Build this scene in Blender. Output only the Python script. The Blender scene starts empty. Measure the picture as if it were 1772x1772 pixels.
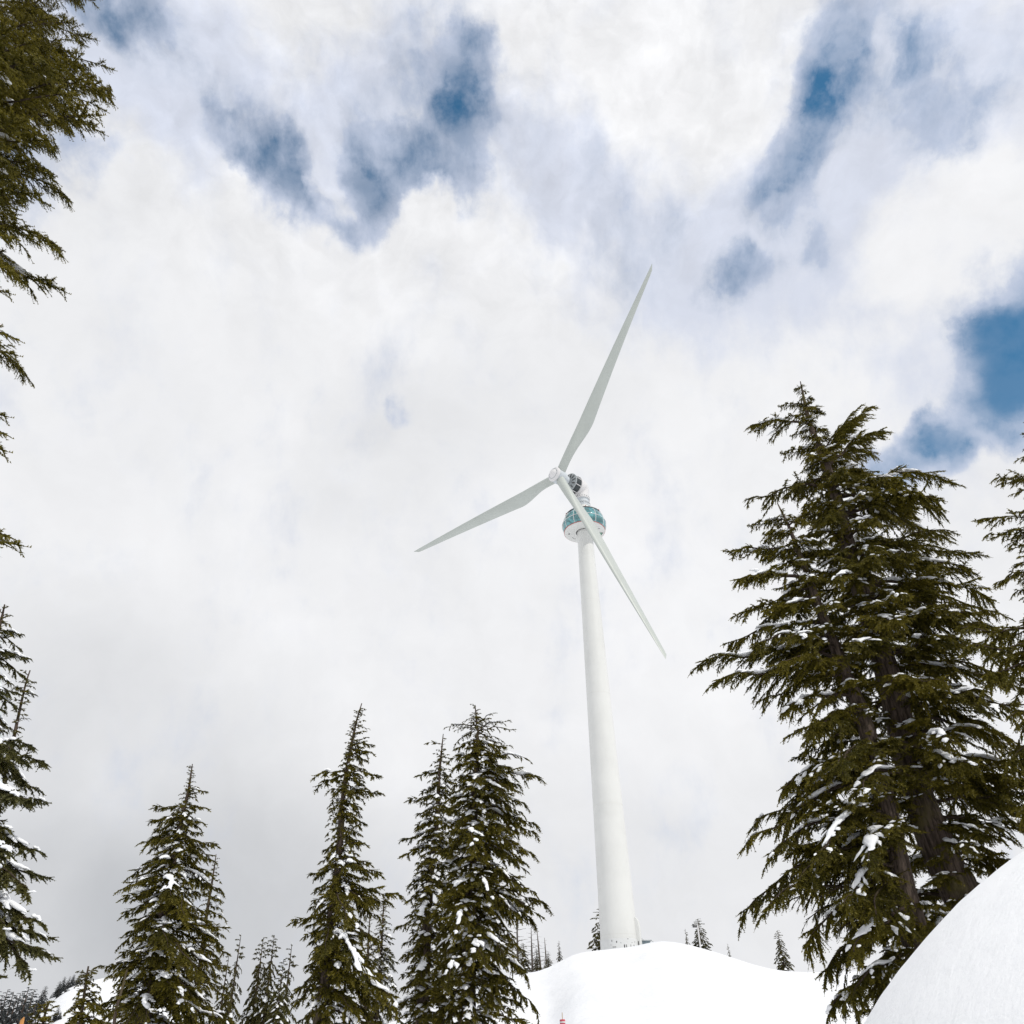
import bpy, math, random
import numpy as np
from mathutils import Vector, Matrix, noise as mnoise

rnd = random.Random(7)
SC = bpy.context.scene
COL = SC.collection

# ------------------------------------------------------------------ camera
IMG, CEN, FPX = 1772.0, 886.0, 1400.0
TILT, ROLL = math.radians(34.2), math.radians(1.45)
_F = np.array([0, math.cos(TILT), math.sin(TILT)])
_R0 = np.array([1.0, 0, 0]); _U0 = np.cross(_R0, _F)
_R = math.cos(ROLL) * _R0 - math.sin(ROLL) * _U0
_U = math.cos(ROLL) * _U0 + math.sin(ROLL) * _R0
cam_data = bpy.data.cameras.new('camera')
cam = bpy.data.objects.new('camera', cam_data); COL.objects.link(cam)
cam_data.sensor_width = 36; cam_data.sensor_fit = 'HORIZONTAL'
cam_data.lens = 36 * FPX / IMG
cam_data.clip_start = 0.05; cam_data.clip_end = 6000
cam.matrix_world = Matrix(((_R[0], _U[0], -_F[0], 0), (_R[1], _U[1], -_F[1], 0), (_R[2], _U[2], -_F[2], 0), (0, 0, 0, 1)))
SC.camera = cam


def ray(x, y):
    d = _F * FPX + _R * (x - CEN) - _U * (y - CEN)
    return d / np.linalg.norm(d)


def at(x, y, Y):
    """World point seen at photo pixel (x, y), on the vertical plane world-y = Y."""
    d = ray(x, y)
    return d * (Y / d[1])


# ------------------------------------------------------------------ view and sun
SC.view_settings.view_transform = 'Standard'
SC.view_settings.look = 'None'
SC.view_settings.gamma = 1
SC.view_settings.use_curve_mapping = False
SC.view_settings.exposure = 0.0
SC.cycles.max_bounces = 6
SC.cycles.transparent_max_bounces = 8
SUN_EL, SUN_AZ = math.radians(53), math.radians(131)      # azimuth clockwise from +Y
sun_dir = Vector((math.sin(SUN_AZ) * math.cos(SUN_EL), math.cos(SUN_AZ) * math.cos(SUN_EL), math.sin(SUN_EL)))
sd = bpy.data.lights.new('sun', 'SUN'); sd.energy = 2.15; sd.angle = math.radians(0.7); sd.color = (1, .965, .90)
sun = bpy.data.objects.new('sun', sd); COL.objects.link(sun)
sun.rotation_euler = (-sun_dir).to_track_quat('-Z', 'Y').to_euler()

# ------------------------------------------------------------------ world: daylight sky with clouds
world = bpy.data.worlds.new('World'); SC.world = world
world.use_nodes = True
nt = world.node_tree; nt.nodes.clear()


class NG:
    def __init__(s, tree): s.t = tree

    def n(s, typ, **kw):
        nd = s.t.nodes.new(typ)
        for k, v in kw.items(): setattr(nd, k, v)
        return nd

    def put(s, sock, v):
        if isinstance(v, bpy.types.NodeSocket): s.t.links.new(v, sock)
        elif v is not None: sock.default_value = v

    def m(s, op, a, b=None, c=None, clamp=False):
        nd = s.n('ShaderNodeMath', operation=op, use_clamp=clamp)
        for i, v in enumerate((a, b, c)):
            if v is not None: s.put(nd.inputs[i], v)
        return nd.outputs[0]

    def vm(s, op, a, b=None, scale=None):
        nd = s.n('ShaderNodeVectorMath', operation=op)
        s.put(nd.inputs[0], a)
        if b is not None: s.put(nd.inputs[1], b)
        if scale is not None: s.put(nd.inputs['Scale'], scale)
        return nd.outputs['Value'] if op in ('DOT_PRODUCT', 'LENGTH') else nd.outputs[0]

    def noise(s, vec, scale, detail=6, rough=.55, dist=0, color=False):
        nd = s.n('ShaderNodeTexNoise')
        if vec is not None: s.put(nd.inputs['Vector'], vec)
        nd.inputs['Scale'].default_value = scale; nd.inputs['Detail'].default_value = detail
        nd.inputs['Roughness'].default_value = rough; nd.inputs['Distortion'].default_value = dist
        return nd.outputs['Color' if color else 'Fac']

    def ss(s, v, a, b, lo=0.0, hi=1.0, kind='SMOOTHSTEP'):
        nd = s.n('ShaderNodeMapRange', interpolation_type=kind)
        s.put(nd.inputs[0], v)
        for i, q in enumerate((a, b, lo, hi)): nd.inputs[i + 1].default_value = q
        return nd.outputs[0]

    def mix(s, f, a, b, typ='MIX'):
        nd = s.n('ShaderNodeMix', data_type='RGBA', blend_type=typ)
        s.put(nd.inputs[0], f); s.put(nd.inputs[6], a); s.put(nd.inputs[7], b)
        return nd.outputs[2]


g = NG(nt)
tc = g.n('ShaderNodeTexCoord')
dvec = g.vm('NORMALIZE', tc.outputs['Generated'])
warp = g.vm('SUBTRACT', g.noise(dvec, 4.0, 4, .55, color=True), (.5, .5, .5))
warpf = g.vm('SUBTRACT', g.noise(dvec, 13.0, 7, .62, color=True), (.5, .5, .5))
dw = g.vm('NORMALIZE', g.vm('ADD', g.vm('ADD', dvec, g.vm('SCALE', warp, scale=.10)), g.vm('SCALE', warpf, scale=.055)))
warp2 = g.vm('SUBTRACT', g.noise(dvec, 2.2, 3, .5, color=True), (.5, .5, .5))
dw2 = g.vm('NORMALIZE', g.vm('ADD', dvec, g.vm('SCALE', warp2, scale=.22)))


def blob(px, py, r, s, vec, core=0.0):
    c = ray(px, py); q = ray(px + r * .7, py + r * .7)
    cr = float(np.dot(c, q)); ci = 1 - (1 - cr) * core
    return g.m('MULTIPLY', g.ss(g.vm('DOT_PRODUCT', vec, tuple(c)), cr, ci), s)


def total(lst, vec, core=0.0):
    acc = None
    for (x, y, r, s) in lst:
        b = blob(x, y, r, s, vec, core)
        acc = b if acc is None else g.m('ADD', acc, b)
    return acc


HOLES = [(215, 10, 120, .75), (265, 90, 90, .35), (115, 260, 120, .50), (50, 320, 100, .3), (385, 170, 80, .30), (410, 235, 100, .50), (470, 300, 95, .62), (515, 340, 70, .55), (450, 255, 90, .25),
         (560, 200, 160, .28), (610, 335, 80, .62), (660, 285, 100, .62), (745, 262, 100, .66), (785, 315, 70, .55), (800, 190, 75, .58), (815, 105, 85, .55), (760, 70, 120, .30), (755, 180, 90, .28), (670, 180, 110, .15), (880, 240, 90, .2),
         (1430, 80, 75, .48), (1420, 165, 72, .66), (1395, 245, 75, .58), (1362, 315, 85, .68), (1400, 385, 75, .62), (1440, 420, 50, .3), (1450, 190, 80, .25), (1480, 20, 90, .25),
         (1590, 75, 65, .66), (1520, 100, 80, .14), (1640, 225, 100, .50), (1570, 190, 110, .25), (1690, 140, 90, .25), (1295, 452, 65, .72), (1262, 490, 60, .35), (1330, 430, 60, .25), (1105, 415, 120, .26), (1080, 240, 140, .18), (1240, 380, 120, .15),
         (1725, 625, 95, .85), (1800, 600, 120, 1.0), (1760, 700, 90, .6), (1665, 735, 95, .82), (1590, 785, 85, .82), (1540, 815, 60, .4), (1760, 500, 100, .3), (1660, 590, 80, .25),
         (710, 708, 34, .25), (690, 640, 80, .08),
         (2100, 500, 330, 1.0), (2200, 900, 260, .7), (-300, -500, 420, .9), (700, -900, 420, .8), (1700, -700, 500, .9), (-900, 600, 380, .7)]
WHITES = [(725, 350, 62, .7), (1375, 375, 70, .5), (565, 320, 55, .55), (550, 270, 60, .3), (1680, 690, 50, .25), (300, 330, 120, .3), (1100, 130, 130, .25), (1560, 640, 120, .3)]
cov = g.m('MULTIPLY', g.m('SUBTRACT', total([(x, y, r * 1.12, q) for (x, y, r, q) in HOLES], dw), total(WHITES, dw, .2)), 1.12)
streak = g.n('ShaderNodeMapping'); g.put(streak.inputs[0], g.vm('ADD', dvec, g.vm('SCALE', warp, scale=.06))); streak.inputs['Rotation'].default_value = (.3, .5, .2); streak.inputs['Scale'].default_value = (1.6, 1.0, .75)
fine = g.noise(streak.outputs[0], 9.0, 12, .60)
fine2 = g.noise(dvec, 30.0, 8, .6)
nz = g.m('ADD', g.m('MULTIPLY', g.m('SUBTRACT', fine, .5), 2.9), g.m('MULTIPLY', g.m('SUBTRACT', fine2, .5), .9))
covn = g.m('ADD', cov, g.m('MULTIPLY', nz, g.ss(cov, -.05, .5, .35, 1.0)))
hole = g.m('MULTIPLY', g.ss(covn, .06, 1.28, kind='LINEAR'), 1.0)
wisp = g.ss(g.noise(dvec, 15.0, 10, .6), .34, .60, .0, .50)
hole = g.m('MULTIPLY', g.m('POWER', hole, 1.45), g.m('SUBTRACT', 1.0, g.m('MULTIPLY', wisp, g.ss(cov, .90, 2.2, 1.15, .15))))
VEILS = [(480, 260, 300, .75), (760, 240, 300, .75), (180, 250, 280, .6), (1130, 400, 260, .55), (1480, 200, 280, .6), (1640, 170, 260, .55), (1280, 450, 220, .5), (1700, 540, 260, .4), (290, 80, 260, .5), (1080, 230, 200, .35), (1400, 420, 180, .4), (1650, 740, 230, .3), (930, 250, 200, .3)]
WV2 = [(300, 400, 260, .6), (700, 440, 280, .7), (500, 20, 200, .3), (1000, 60, 240, .5), (1200, 180, 200, .4), (1650, 400, 160, .5), (740, 345, 60, .5)]
vl = g.m('ADD', g.m('SUBTRACT', total(VEILS, dw), total(WV2, dw, .2)), g.m('MULTIPLY', nz, .55))
veil = g.m('MAXIMUM', g.ss(covn, -.05, .8), g.m('MULTIPLY', g.ss(vl, -.05, .85), .78))
GREYS = [(150, 1500, 620, .42), (60, 1640, 260, .22), (480, 1700, 420, .38), (230, 1650, 140, .12), (700, 760, 220, .16), (690, 705, 60, .10), (900, 620, 260, .12), (1250, 900, 200, .05), (900, 1600, 420, .2), (1300, 1560, 420, .12),
         (160, 170, 300, .16), (560, 120, 260, .12), (1000, 60, 300, -.06), (950, 450, 260, -.08), (1350, 650, 300, -.06), (1100, 1100, 420, -.10), (500, 500, 240, -.04), (250, 1330, 150, -.1)]
grey = g.m('ADD', total(GREYS, dw2), g.m('MULTIPLY', g.m('SUBTRACT', g.noise(dw, 3.4, 8, .55), .5), .55))
grey = g.m('ADD', grey, g.m('MULTIPLY', g.m('SUBTRACT', g.noise(dw, 11, 8, .55), .5), .22))
cloud = g.mix(g.ss(grey, -.16, 1.35, kind='LINEAR'), (.93, .933, .95, 1), (.40, .42, .45, 1))
cloud = g.mix(g.m('MULTIPLY', veil, .80), cloud, (.58, .64, .80, 1))
sky = g.n('ShaderNodeTexSky', sky_type='NISHITA', sun_disc=False)
sky.sun_elevation = SUN_EL; sky.sun_rotation = SUN_AZ; sky.altitude = 1100; sky.air_density = 1.0; sky.dust_density = .4; sky.ozone_density = 2.5
SKY_S = .1
skyc = g.vm('SCALE', sky.outputs[0], scale=SKY_S * 1.0)
skyc = g.vm('MULTIPLY', skyc, (.64, 1.26, 1.27))
lit_v = g.vm('ADD', dw, tuple(Vector((.60, .10, .75)).normalized() * .022))
bn1 = g.noise(dw, 5.5, 9, .58); bn2 = g.noise(lit_v, 5.5, 9, .58)
relief = g.m('MULTIPLY', g.m('SUBTRACT', bn1, bn2), g.ss(g.vm('DOT_PRODUCT', dvec, (0, 0, 1)), .66, .86, .28, 1.25))  # pseudo-lighting: lit and shaded sides of the clouds put into their colour
cloud = g.vm('SCALE', cloud, scale=g.m('ADD', 1.0, relief))
final = g.mix(hole, cloud, skyc)
bg = g.n('ShaderNodeBackground'); g.put(bg.inputs[0], g.vm('SCALE', final, scale=1 / SKY_S)); bg.inputs[1].default_value = SKY_S
wo = g.n('ShaderNodeOutputWorld'); nt.links.new(bg.outputs[0], wo.inputs[0])
world.cycles.sampling_method = 'MANUAL'; world.cycles.sample_map_resolution = 512


# ------------------------------------------------------------------ materials
def material(name, base, rough=.6, spec=.4, metallic=0.0):
    m = bpy.data.materials.new(name); m.use_nodes = True
    b = m.node_tree.nodes['Principled BSDF']
    b.inputs['Base Color'].default_value = (*base, 1); b.inputs['Roughness'].default_value = rough
    b.inputs['Specular IOR Level'].default_value = spec; b.inputs['Metallic'].default_value = metallic
    return m, NG(m.node_tree), b


def bump(G, b, h, strength, dist):
    n = G.n('ShaderNodeBump'); n.inputs['Strength'].default_value = strength; n.inputs['Distance'].default_value = dist
    G.put(n.inputs['Height'], h); G.put(b.inputs['Normal'], n.outputs[0])


def paint(name, base, var=.06, rough=.4, spec=.4, scale=.6, dirt=None):
    m, G, b = material(name, base, rough, spec)
    t = G.n('ShaderNodeTexCoord')
    n = G.noise(t.outputs['Object'], scale, 6, .6)
    dk = tuple(c * (1 - 2 * var) for c in base) if dirt is None else dirt
    G.put(b.inputs['Base Color'], G.mix(G.ss(n, .35, .75), (*base, 1), (*dk, 1)))
    G.put(b.inputs['Roughness'], G.ss(n, .3, .7, rough - .08, rough + .12))
    return m


M = {}
# snow
m, G, b = material('snow', (.78, .79, .81), .75, .2)
t = G.n('ShaderNodeTexCoord'); o = t.outputs['Object']
sc = G.vm('MULTIPLY', o, (1.0, 1.0, 1.0))
h = G.m('ADD', G.m('MULTIPLY', G.noise(sc, .35, 5, .5), 1.6), G.m('MULTIPLY', G.noise(sc, 7, 6, .6), .10))
bump(G, b, h, .5, .5)
G.put(b.inputs['Base Color'], G.mix(G.ss(G.noise(o, .12, 4, .5), .35, .7), (.78, .79, .81, 1), (.745, .76, .785, 1)))
M['snow'] = m
m, G, b = material('wind_packed_snow', (.88, .89, .905), .7, .25)
t = G.n('ShaderNodeTexCoord'); o = t.outputs['Object']
rp = G.n('ShaderNodeMapping'); G.put(rp.inputs[0], o); rp.inputs['Rotation'].default_value = (.2, .3, .6); rp.inputs['Scale'].default_value = (1, 2.6, 1.5)
h = G.m('ADD', G.m('MULTIPLY', G.noise(rp.outputs[0], 7, 4, .55, .4), .030), G.m('MULTIPLY', G.noise(o, 30, 5, .65), .014))
h = G.m('ADD', h, G.m('MULTIPLY', G.noise(o, 1.3, 4, .5), .08))
bump(G, b, h, .30, 1.0)
M['bank'] = m
m, G, b = material('branch_snow', (.89, .905, .93), .7, .2)
t = G.n('ShaderNodeTexCoord')
bump(G, b, G.noise(t.outputs['Object'], 14, 5, .6), .35, .05)
M['bsnow'] = m


def needles(name, dark, light, tip):
    m = bpy.data.materials.new(name); m.use_nodes = True
    G = NG(m.node_tree); b = m.node_tree.nodes['Principled BSDF']; out = m.node_tree.nodes['Material Output']
    oi = G.n('ShaderNodeObjectInfo'); t = G.n('ShaderNodeTexCoord')
    ge = G.n('ShaderNodeNewGeometry')
    rv = G.m('ADD', G.m('MULTIPLY', oi.outputs['Random'], .30), G.m('MULTIPLY', G.noise(t.outputs['Object'], 2.6, 4, .6), .75))
    at_ = G.n('ShaderNodeAttribute', attribute_name='tone')
    c = G.mix(G.ss(rv, .25, .85, kind='LINEAR'), (*dark, 1), (*light, 1))
    c = G.mix(G.m('MULTIPLY', at_.outputs['Fac'], .55), c, (*tip, 1))
    G.put(b.inputs['Base Color'], c); b.inputs['Roughness'].default_value = .55; b.inputs['Specular IOR Level'].default_value = .25
    tr = G.n('ShaderNodeBsdfTranslucent'); G.put(tr.inputs[0], c)
    mx = G.n('ShaderNodeMixShader'); mx.inputs[0].default_value = .22
    m.node_tree.links.new(b.outputs[0], mx.inputs[1]); m.node_tree.links.new(tr.outputs[0], mx.inputs[2])
    m.node_tree.links.new(mx.outputs[0], out.inputs[0])
    return m


M['hemlock'] = needles('hemlock_needles', (.026, .030, .004), (.150, .125, .010), (.24, .19, .018))
M['hemlock_far'] = needles('far_hemlock_needles', (.045, .044, .010), (.11, .095, .018), (.15, .125, .025))
M['fir'] = needles('fir_needles', (.048, .052, .018), (.115, .105, .026), (.15, .135, .035))
M['ridge'] = needles('hazed_ridge_needles', (.065, .075, .078), (.095, .105, .105), (.12, .13, .125))  # paler and bluer: aerial haze mixed into the needle colour


def bark(name, c1, c2, c3):
    m, G, b = material(name, c1, .85, .2)
    t = G.n('ShaderNodeTexCoord')
    mp = G.n('ShaderNodeMapping'); G.put(mp.inputs[0], t.outputs['Object']); mp.inputs['Scale'].default_value = (7, 7, 1.1)
    n = G.noise(mp.outputs[0], 2.2, 8, .65, .5); n2 = G.noise(t.outputs['Object'], 1.3, 4, .6)
    c = G.mix(G.ss(n, .38, .62), (*c1, 1), (*c2, 1))
    c = G.mix(G.ss(n2, .52, .72), c, (*c3, 1))
    G.put(b.inputs['Base Color'], c); bump(G, b, n, 1.0, .06)
    return m


M['bark'] = bark('brown_bark', (.038, .027, .020), (.125, .094, .075), (.105, .088, .035))
M['twig'] = bark('twig_bark', (.040, .027, .020), (.075, .055, .042), (.06, .048, .02))
M['deadwood'] = bark('grey_dead_wood', (.09, .075, .065), (.17, .15, .135), (.11, .09, .07))
M['white'] = paint('tower_white_paint', (.675, .68, .66), .04, .38, .4, .25)
M['blade'] = paint('blade_grey_paint', (.455, .485, .455), .03, .36, .35, .3)
M['hub'] = paint('hub_white_paint', (.68, .67, .67), .03, .4)
M['collar'] = paint('collar_grey_paint', (.56, .60, .63), .05, .5)
M['dark'] = paint('dark_grille_paint', (.028, .038, .042), .1, .35, .5)
M['steel'] = paint('galvanised_steel', (.42, .45, .46), .1, .45)
M['line'] = paint('dark_seam_paint', (.10, .10, .10), .1, .6)
M['red'] = paint('red_rim_paint', (.42, .11, .10), .1, .5)
M['pinkred'] = paint('faded_red_fabric', (.60, .10, .13), .12, .7, .2, 6)
M['bamboo'] = paint('bamboo', (.50, .38, .20), .1, .6)
M['seam'] = paint('weld_seam_paint', (.66, .66, .63), .04, .5)
M['bluegrey'] = paint('pale_blue_cladding', (.36, .46, .50), .08, .4, .5, 1.2)
M['bandblue'] = paint('pale_blue_base_band', (.67, .68, .675), .04, .45)
M['orange'] = paint('fresh_split_wood', (.62, .30, .10), .15, .7, .2, 12)
m, G, b = material('teal_glass', (.06, .27, .30), .06, .9)
t = G.n('ShaderNodeTexCoord')
n = G.noise(t.outputs['Object'], 1.1, 4, .6, .8)
G.put(b.inputs['Base Color'], G.mix(G.ss(n, .38, .66), (.02, .115, .125, 1), (.11, .36, .385, 1)))
b.inputs['Coat Weight'].default_value = .6; b.inputs['Coat Roughness'].default_value = .03
M['glass'] = m
M['greenglass'] = paint('green_floor_glass', (.10, .30, .20), .2, .1, .8, 4)


# ------------------------------------------------------------------ mesh helpers
def build(name, V, F, mats, parent=None, fm=None, smooth=False, tone=None, link=True, sharp=None):
    """V: (n,3) array; F: list of faces or an (m,k) array."""
    me = bpy.data.meshes.new(name)
    V = np.asarray(V, dtype=np.float32)
    if isinstance(F, np.ndarray):
        k = F.shape[1]; nf = len(F); idx = F.astype(np.int32).ravel()
        starts = np.arange(nf, dtype=np.int32) * k
    else:
        nf = len(F); ln = [len(f) for f in F]
        idx = np.fromiter((i for f in F for i in f), dtype=np.int32)
        starts = np.concatenate([[0], np.cumsum(ln)[:-1]]).astype(np.int32) if nf else np.zeros(0, np.int32)
    me.vertices.add(len(V)); me.vertices.foreach_set('co', V.ravel())
    me.loops.add(len(idx)); me.loops.foreach_set('vertex_index', idx)
    me.polygons.add(nf); me.polygons.foreach_set('loop_start', starts)
    for mm in mats: me.materials.append(mm)
    if fm is not None: me.polygons.foreach_set('material_index', np.asarray(fm, dtype=np.int32))
    if smooth is True: me.polygons.foreach_set('use_smooth', np.ones(nf, dtype=bool))
    elif smooth is not False: me.polygons.foreach_set('use_smooth', np.asarray(smooth, dtype=bool))
    me.update(calc_edges=True)
    if tone is not None:
        a = me.attributes.new('tone', 'FLOAT', 'FACE'); a.data.foreach_set('value', np.asarray(tone, dtype=np.float32))
    if sharp is not None:
        me.set_sharp_from_angle(angle=math.radians(sharp))
    o = bpy.data.objects.new(name, me)
    if link: COL.objects.link(o)
    if parent is not None: o.parent = parent
    return o


class MB:
    """Collects faces of several primitives for ONE mesh."""
    def __init__(s): s.V = []; s.F = []; s.fm = []

    def add(s, V, F, mi=0):
        k = len(s.V); s.V.extend([tuple(v) for v in V]); s.F.extend([tuple(i + k for i in f) for f in F]); s.fm.extend([mi] * len(F))

    def box(s, c, d, R=None, mi=0):
        c = Vector(c); V = []
        for x in (-1, 1):
            for y in (-1, 1):
                for z in (-1, 1):
                    p = Vector((x * d[0] / 2, y * d[1] / 2, z * d[2] / 2))
                    V.append(c + (R @ p if R is not None else p))
        s.add(V, [(0, 1, 3, 2), (4, 6, 7, 5), (0, 4, 5, 1), (2, 3, 7, 6), (0, 2, 6, 4), (1, 5, 7, 3)], mi)

    def tube(s, pts, rad, n=12, mi=0, cap=True, wob=0.0, rng=None):
        pts = [Vector(p) for p in pts]
        if not hasattr(rad, '__len__'): rad = [rad] * len(pts)
        V = []; prev = None
        for i, p in enumerate(pts):
            t = (pts[min(i + 1, len(pts) - 1)] - pts[max(i - 1, 0)]).normalized()
            if prev is None:
                a = t.orthogonal().normalized()
            else:
                a = (prev - t * prev.dot(t)).normalized()
            prev = a; b = t.cross(a)
            for k in range(n):
                an = 2 * math.pi * k / n
                r = rad[i] * (1 + (wob * (rng.random() - .5) if wob else 0))
                V.append(p + (a * math.cos(an) + b * math.sin(an)) * r)
        F = []
        for i in range(len(pts) - 1):
            for k in range(n):
                F.append((i * n + k, i * n + (k + 1) % n, (i + 1) * n + (k + 1) % n, (i + 1) * n + k))
        if cap:
            F.append(tuple(reversed(range(n)))); F.append(tuple((len(pts) - 1) * n + k for k in range(n)))
        s.add(V, F, mi)

    def lathe(s, prof, n=48, M4=None, mi=0, cap=True, a0=0.0, a1=2 * math.pi):
        """prof: (radius, height) pairs; around local Z, mapped by M4."""
        full = abs(a1 - a0 - 2 * math.pi) < 1e-6
        m_ = n if full else n + 1
        V = []
        for (r, h) in prof:
            for k in range(m_):
                a = a0 + (a1 - a0) * k / n
                p = Vector((r * math.cos(a), r * math.sin(a), h)); V.append(M4 @ p if M4 is not None else p)
        F = []
        for i in range(len(prof) - 1):
            for k in range(n):
                k2 = (k + 1) % m_
                F.append((i * m_ + k, i * m_ + k2, (i + 1) * m_ + k2, (i + 1) * m_ + k))
        if cap and full:
            F.append(tuple(reversed(range(m_)))); F.append(tuple((len(prof) - 1) * m_ + k for k in range(m_)))
        s.add(V, F, mi)

    def done(s, name, mats, parent=None, smooth=True, sharp=35):
        if not isinstance(mats, (list, tuple)): mats = [mats]
        return build(name, s.V, s.F, mats, parent, s.fm, smooth, sharp=sharp if smooth else None)


def tag(o, label=None, cat=None, group=None, kind=None):
    if label: o['label'] = label
    if cat: o['category'] = cat
    if group: o['group'] = group
    if kind: o['kind'] = kind
    return o


def empty(name, loc, label=None, cat=None, group=None):
    o = bpy.data.objects.new(name, None); COL.objects.link(o); o.location = loc; o.empty_display_size = .3
    return tag(o, label, cat, group)


# ------------------------------------------------------------------ the ground
CREST = [(-180, -3), (-45, -3.0), (-30, -2.0), (-20, -.6), (-14, .3), (-9, 1.8), (-6, 2.6), (-3, 3.9), (-1, 4.45), (.6, 4.60), (1.6, 4.72), (2.4, 5.20), (3.0, 5.48), (4.0, 5.56), (7.2, 5.70),
         (8.0, 5.93), (8.6, 5.98), (9.5, 5.85), (11, 5.50), (12.5, 5.02), (13.6, 4.62), (14.8, 4.28), (16.2, 4.08), (18, 4.02), (22, 3.9), (30, 3.6), (45, 2.5), (70, 0), (180, -3)]
ca = np.array([c[0] for c in CREST]); ce = np.array([c[1] for c in CREST])
RIDGE = [(-60, 1.0), (-48, .2), (-36, 1.2), (-30, 1.9), (-27.6, 2.55), (-26.9, 3.15), (-26.2, 3.75), (-25.6, 4.02), (-25.0, 4.18), (-24.3, 4.35), (-23.2, 4.45), (-22, 4.1), (-20, 2.9), (-17, 1.6), (-12, .9), (0, 0), (60, .5)]
ra = np.array([c[0] for c in RIDGE]); re_ = np.array([c[1] for c in RIDGE])
RC = 90.0


def smooth01(t): t = np.clip(t, 0, 1); return t * t * (3 - 2 * t)


def ground_z(x, y):
    x = np.asarray(x, float); y = np.asarray(y, float)
    r = np.hypot(x, y) + 1e-6; az = np.degrees(np.arctan2(x, y))
    e = np.interp(az, ca, ce); eb = (np.interp(az - .7, ca, ce) + np.interp(az + .7, ca, ce) + e) / 3
    base = -1.65 - .012 * np.minimum(r, 40)
    zc = RC * np.tan(np.radians(eb))
    s = smooth01((r - 14) / (RC - 14) * .5) * 2          # convex towards the crest
    z = base + (zc - base) * np.clip(s, 0, 1)
    back = np.clip((r - RC) / 120, 0, 1)
    z = np.where(r > RC, zc - .6 * smooth01((r - RC) / 30) - back * (zc + 12) * .9, z)
    # far ridge
    er = np.interp(az, ra, re_); zr = 420 * np.tan(np.radians(er))
    up = smooth01((r - 190) / 230)
    z = np.where(r > 190, z + (zr - z) * up, z)
    z = np.where(r > 420, zr - (r - 420) * .12, z)
    z = z + .10 * np.sin(x * .21 + 1.3 * np.sin(y * .13)) * np.clip((r - 10) / 30, 0, 1) * (r < RC + 30)
    m_ = np.clip((r - 22) / 12, 0, 1) * np.clip((86 - r) / 14, 0, 1)
    z = z + m_ * (.42 * np.sin(x * .17 + 2.1 * np.sin(y * .07)) * np.sin(y * .11 + .8) + .16 * np.sin(x * .47 + y * .23 + 1.5 * np.sin(y * .19)) - 1.1 * np.exp(-((az - 1.2) / 1.5) ** 2) * np.exp(-((r - 70) / 14) ** 2))
    return z


azs = np.concatenate([np.linspace(-180, -45, 46)[:-1], np.linspace(-45, 45, 451), np.linspace(45, 180, 46)[1:-1]])
rs = np.concatenate([[0.3], np.geomspace(1, 60, 70), np.linspace(61, 125, 65), np.geomspace(128, 5200, 90)])
A, Rr = np.meshgrid(np.radians(azs), rs)
X = Rr * np.sin(A); Yg = Rr * np.cos(A); Z = ground_z(X, Yg)
Vg = np.stack([X, Yg, Z], -1).reshape(-1, 3)
na, nr = len(azs), len(rs)
ii, jj = np.meshgrid(np.arange(nr - 1), np.arange(na), indexing='ij')
jn = (jj + 1) % na
Fg = np.stack([ii * na + jj, (ii + 1) * na + jj, (ii + 1) * na + jn, ii * na + jn], -1).reshape(-1, 4)
Fg = Fg[:, ::-1]
gr = build('snow_ground', Vg, Fg, [M['snow']], smooth=True); tag(gr, kind='structure')
nrm = np.zeros(3)
gcen = bpy.data.objects['snow_ground']
if gcen.data.polygons[0].normal.z < 0: gcen.data.flip_normals()

# snow bank beside the camera: a big rounded drift, 5.5 m across its half
cdir = np.array([0.66214183, 0.66149609, -0.35212374]); CD = 10.0
bc = cdir * CD; BR = CD * math.sin(math.radians(33.389))
NU, NV = 420, 200
V = []
for j in range(NV):
    el = math.pi / 2 - (math.pi / 2 - math.radians(-8)) * (j / (NV - 1))
    for i in range(NU):
        a = 2 * math.pi * i / NU
        d = Vector((math.cos(a) * math.cos(el), math.sin(a) * math.cos(el), math.sin(el)))
        rr = BR + .030 * mnoise.noise(d * 3.1) + .010 * mnoise.noise(d * 11) + .004 * mnoise.noise(d * 37) - .015
        V.append((bc[0] + d.x * rr, bc[1] + d.y * rr, bc[2] + d.z * rr))
F = []
for j in range(NV - 1):
    for i in range(NU):
        F.append((j * NU + i, (j + 1) * NU + i, (j + 1) * NU + (i + 1) % NU, j * NU + (i + 1) % NU))
bank = build('snow_bank', V, F, [M['bank']], smooth=True); tag(bank, kind='structure')

# ------------------------------------------------------------------ wind turbine
TB = Vector((9.995, 94.473, 0)); TZ = 9.36                 # tower axis, snow line at its foot
ROT_AZ = math.radians(223.8)
ax = Vector((math.cos(ROT_AZ), math.sin(ROT_AZ), 0.012)).normalized()     # from tower towards the spinner
hr = Vector(ray(966.5, 825.0))
# point of the rotor centre: on that ray, closest to the line tower axis + s*ax (horizontally)
den = hr.x * ax.y - hr.y * ax.x
k_ = (TB.x * ax.y - TB.y * ax.x) / den
HUB = hr * k_
OVER = (Vector((HUB.x, HUB.y, 0)) - TB).dot(Vector((ax.x, ax.y, 0)).normalized())
print('hub', HUB, 'overhang', OVER, 'height', HUB.z - TZ)
tur = empty('wind_turbine', (TB.x, TB.y, TZ), 'tall white three bladed wind turbine with a glass viewing pod under its rotor', 'wind turbine')
inv = Matrix.Translation(-Vector((TB.x, TB.y, TZ)))


def tower_rel(o):
    o.location = (0, 0, 0); return o


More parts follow.
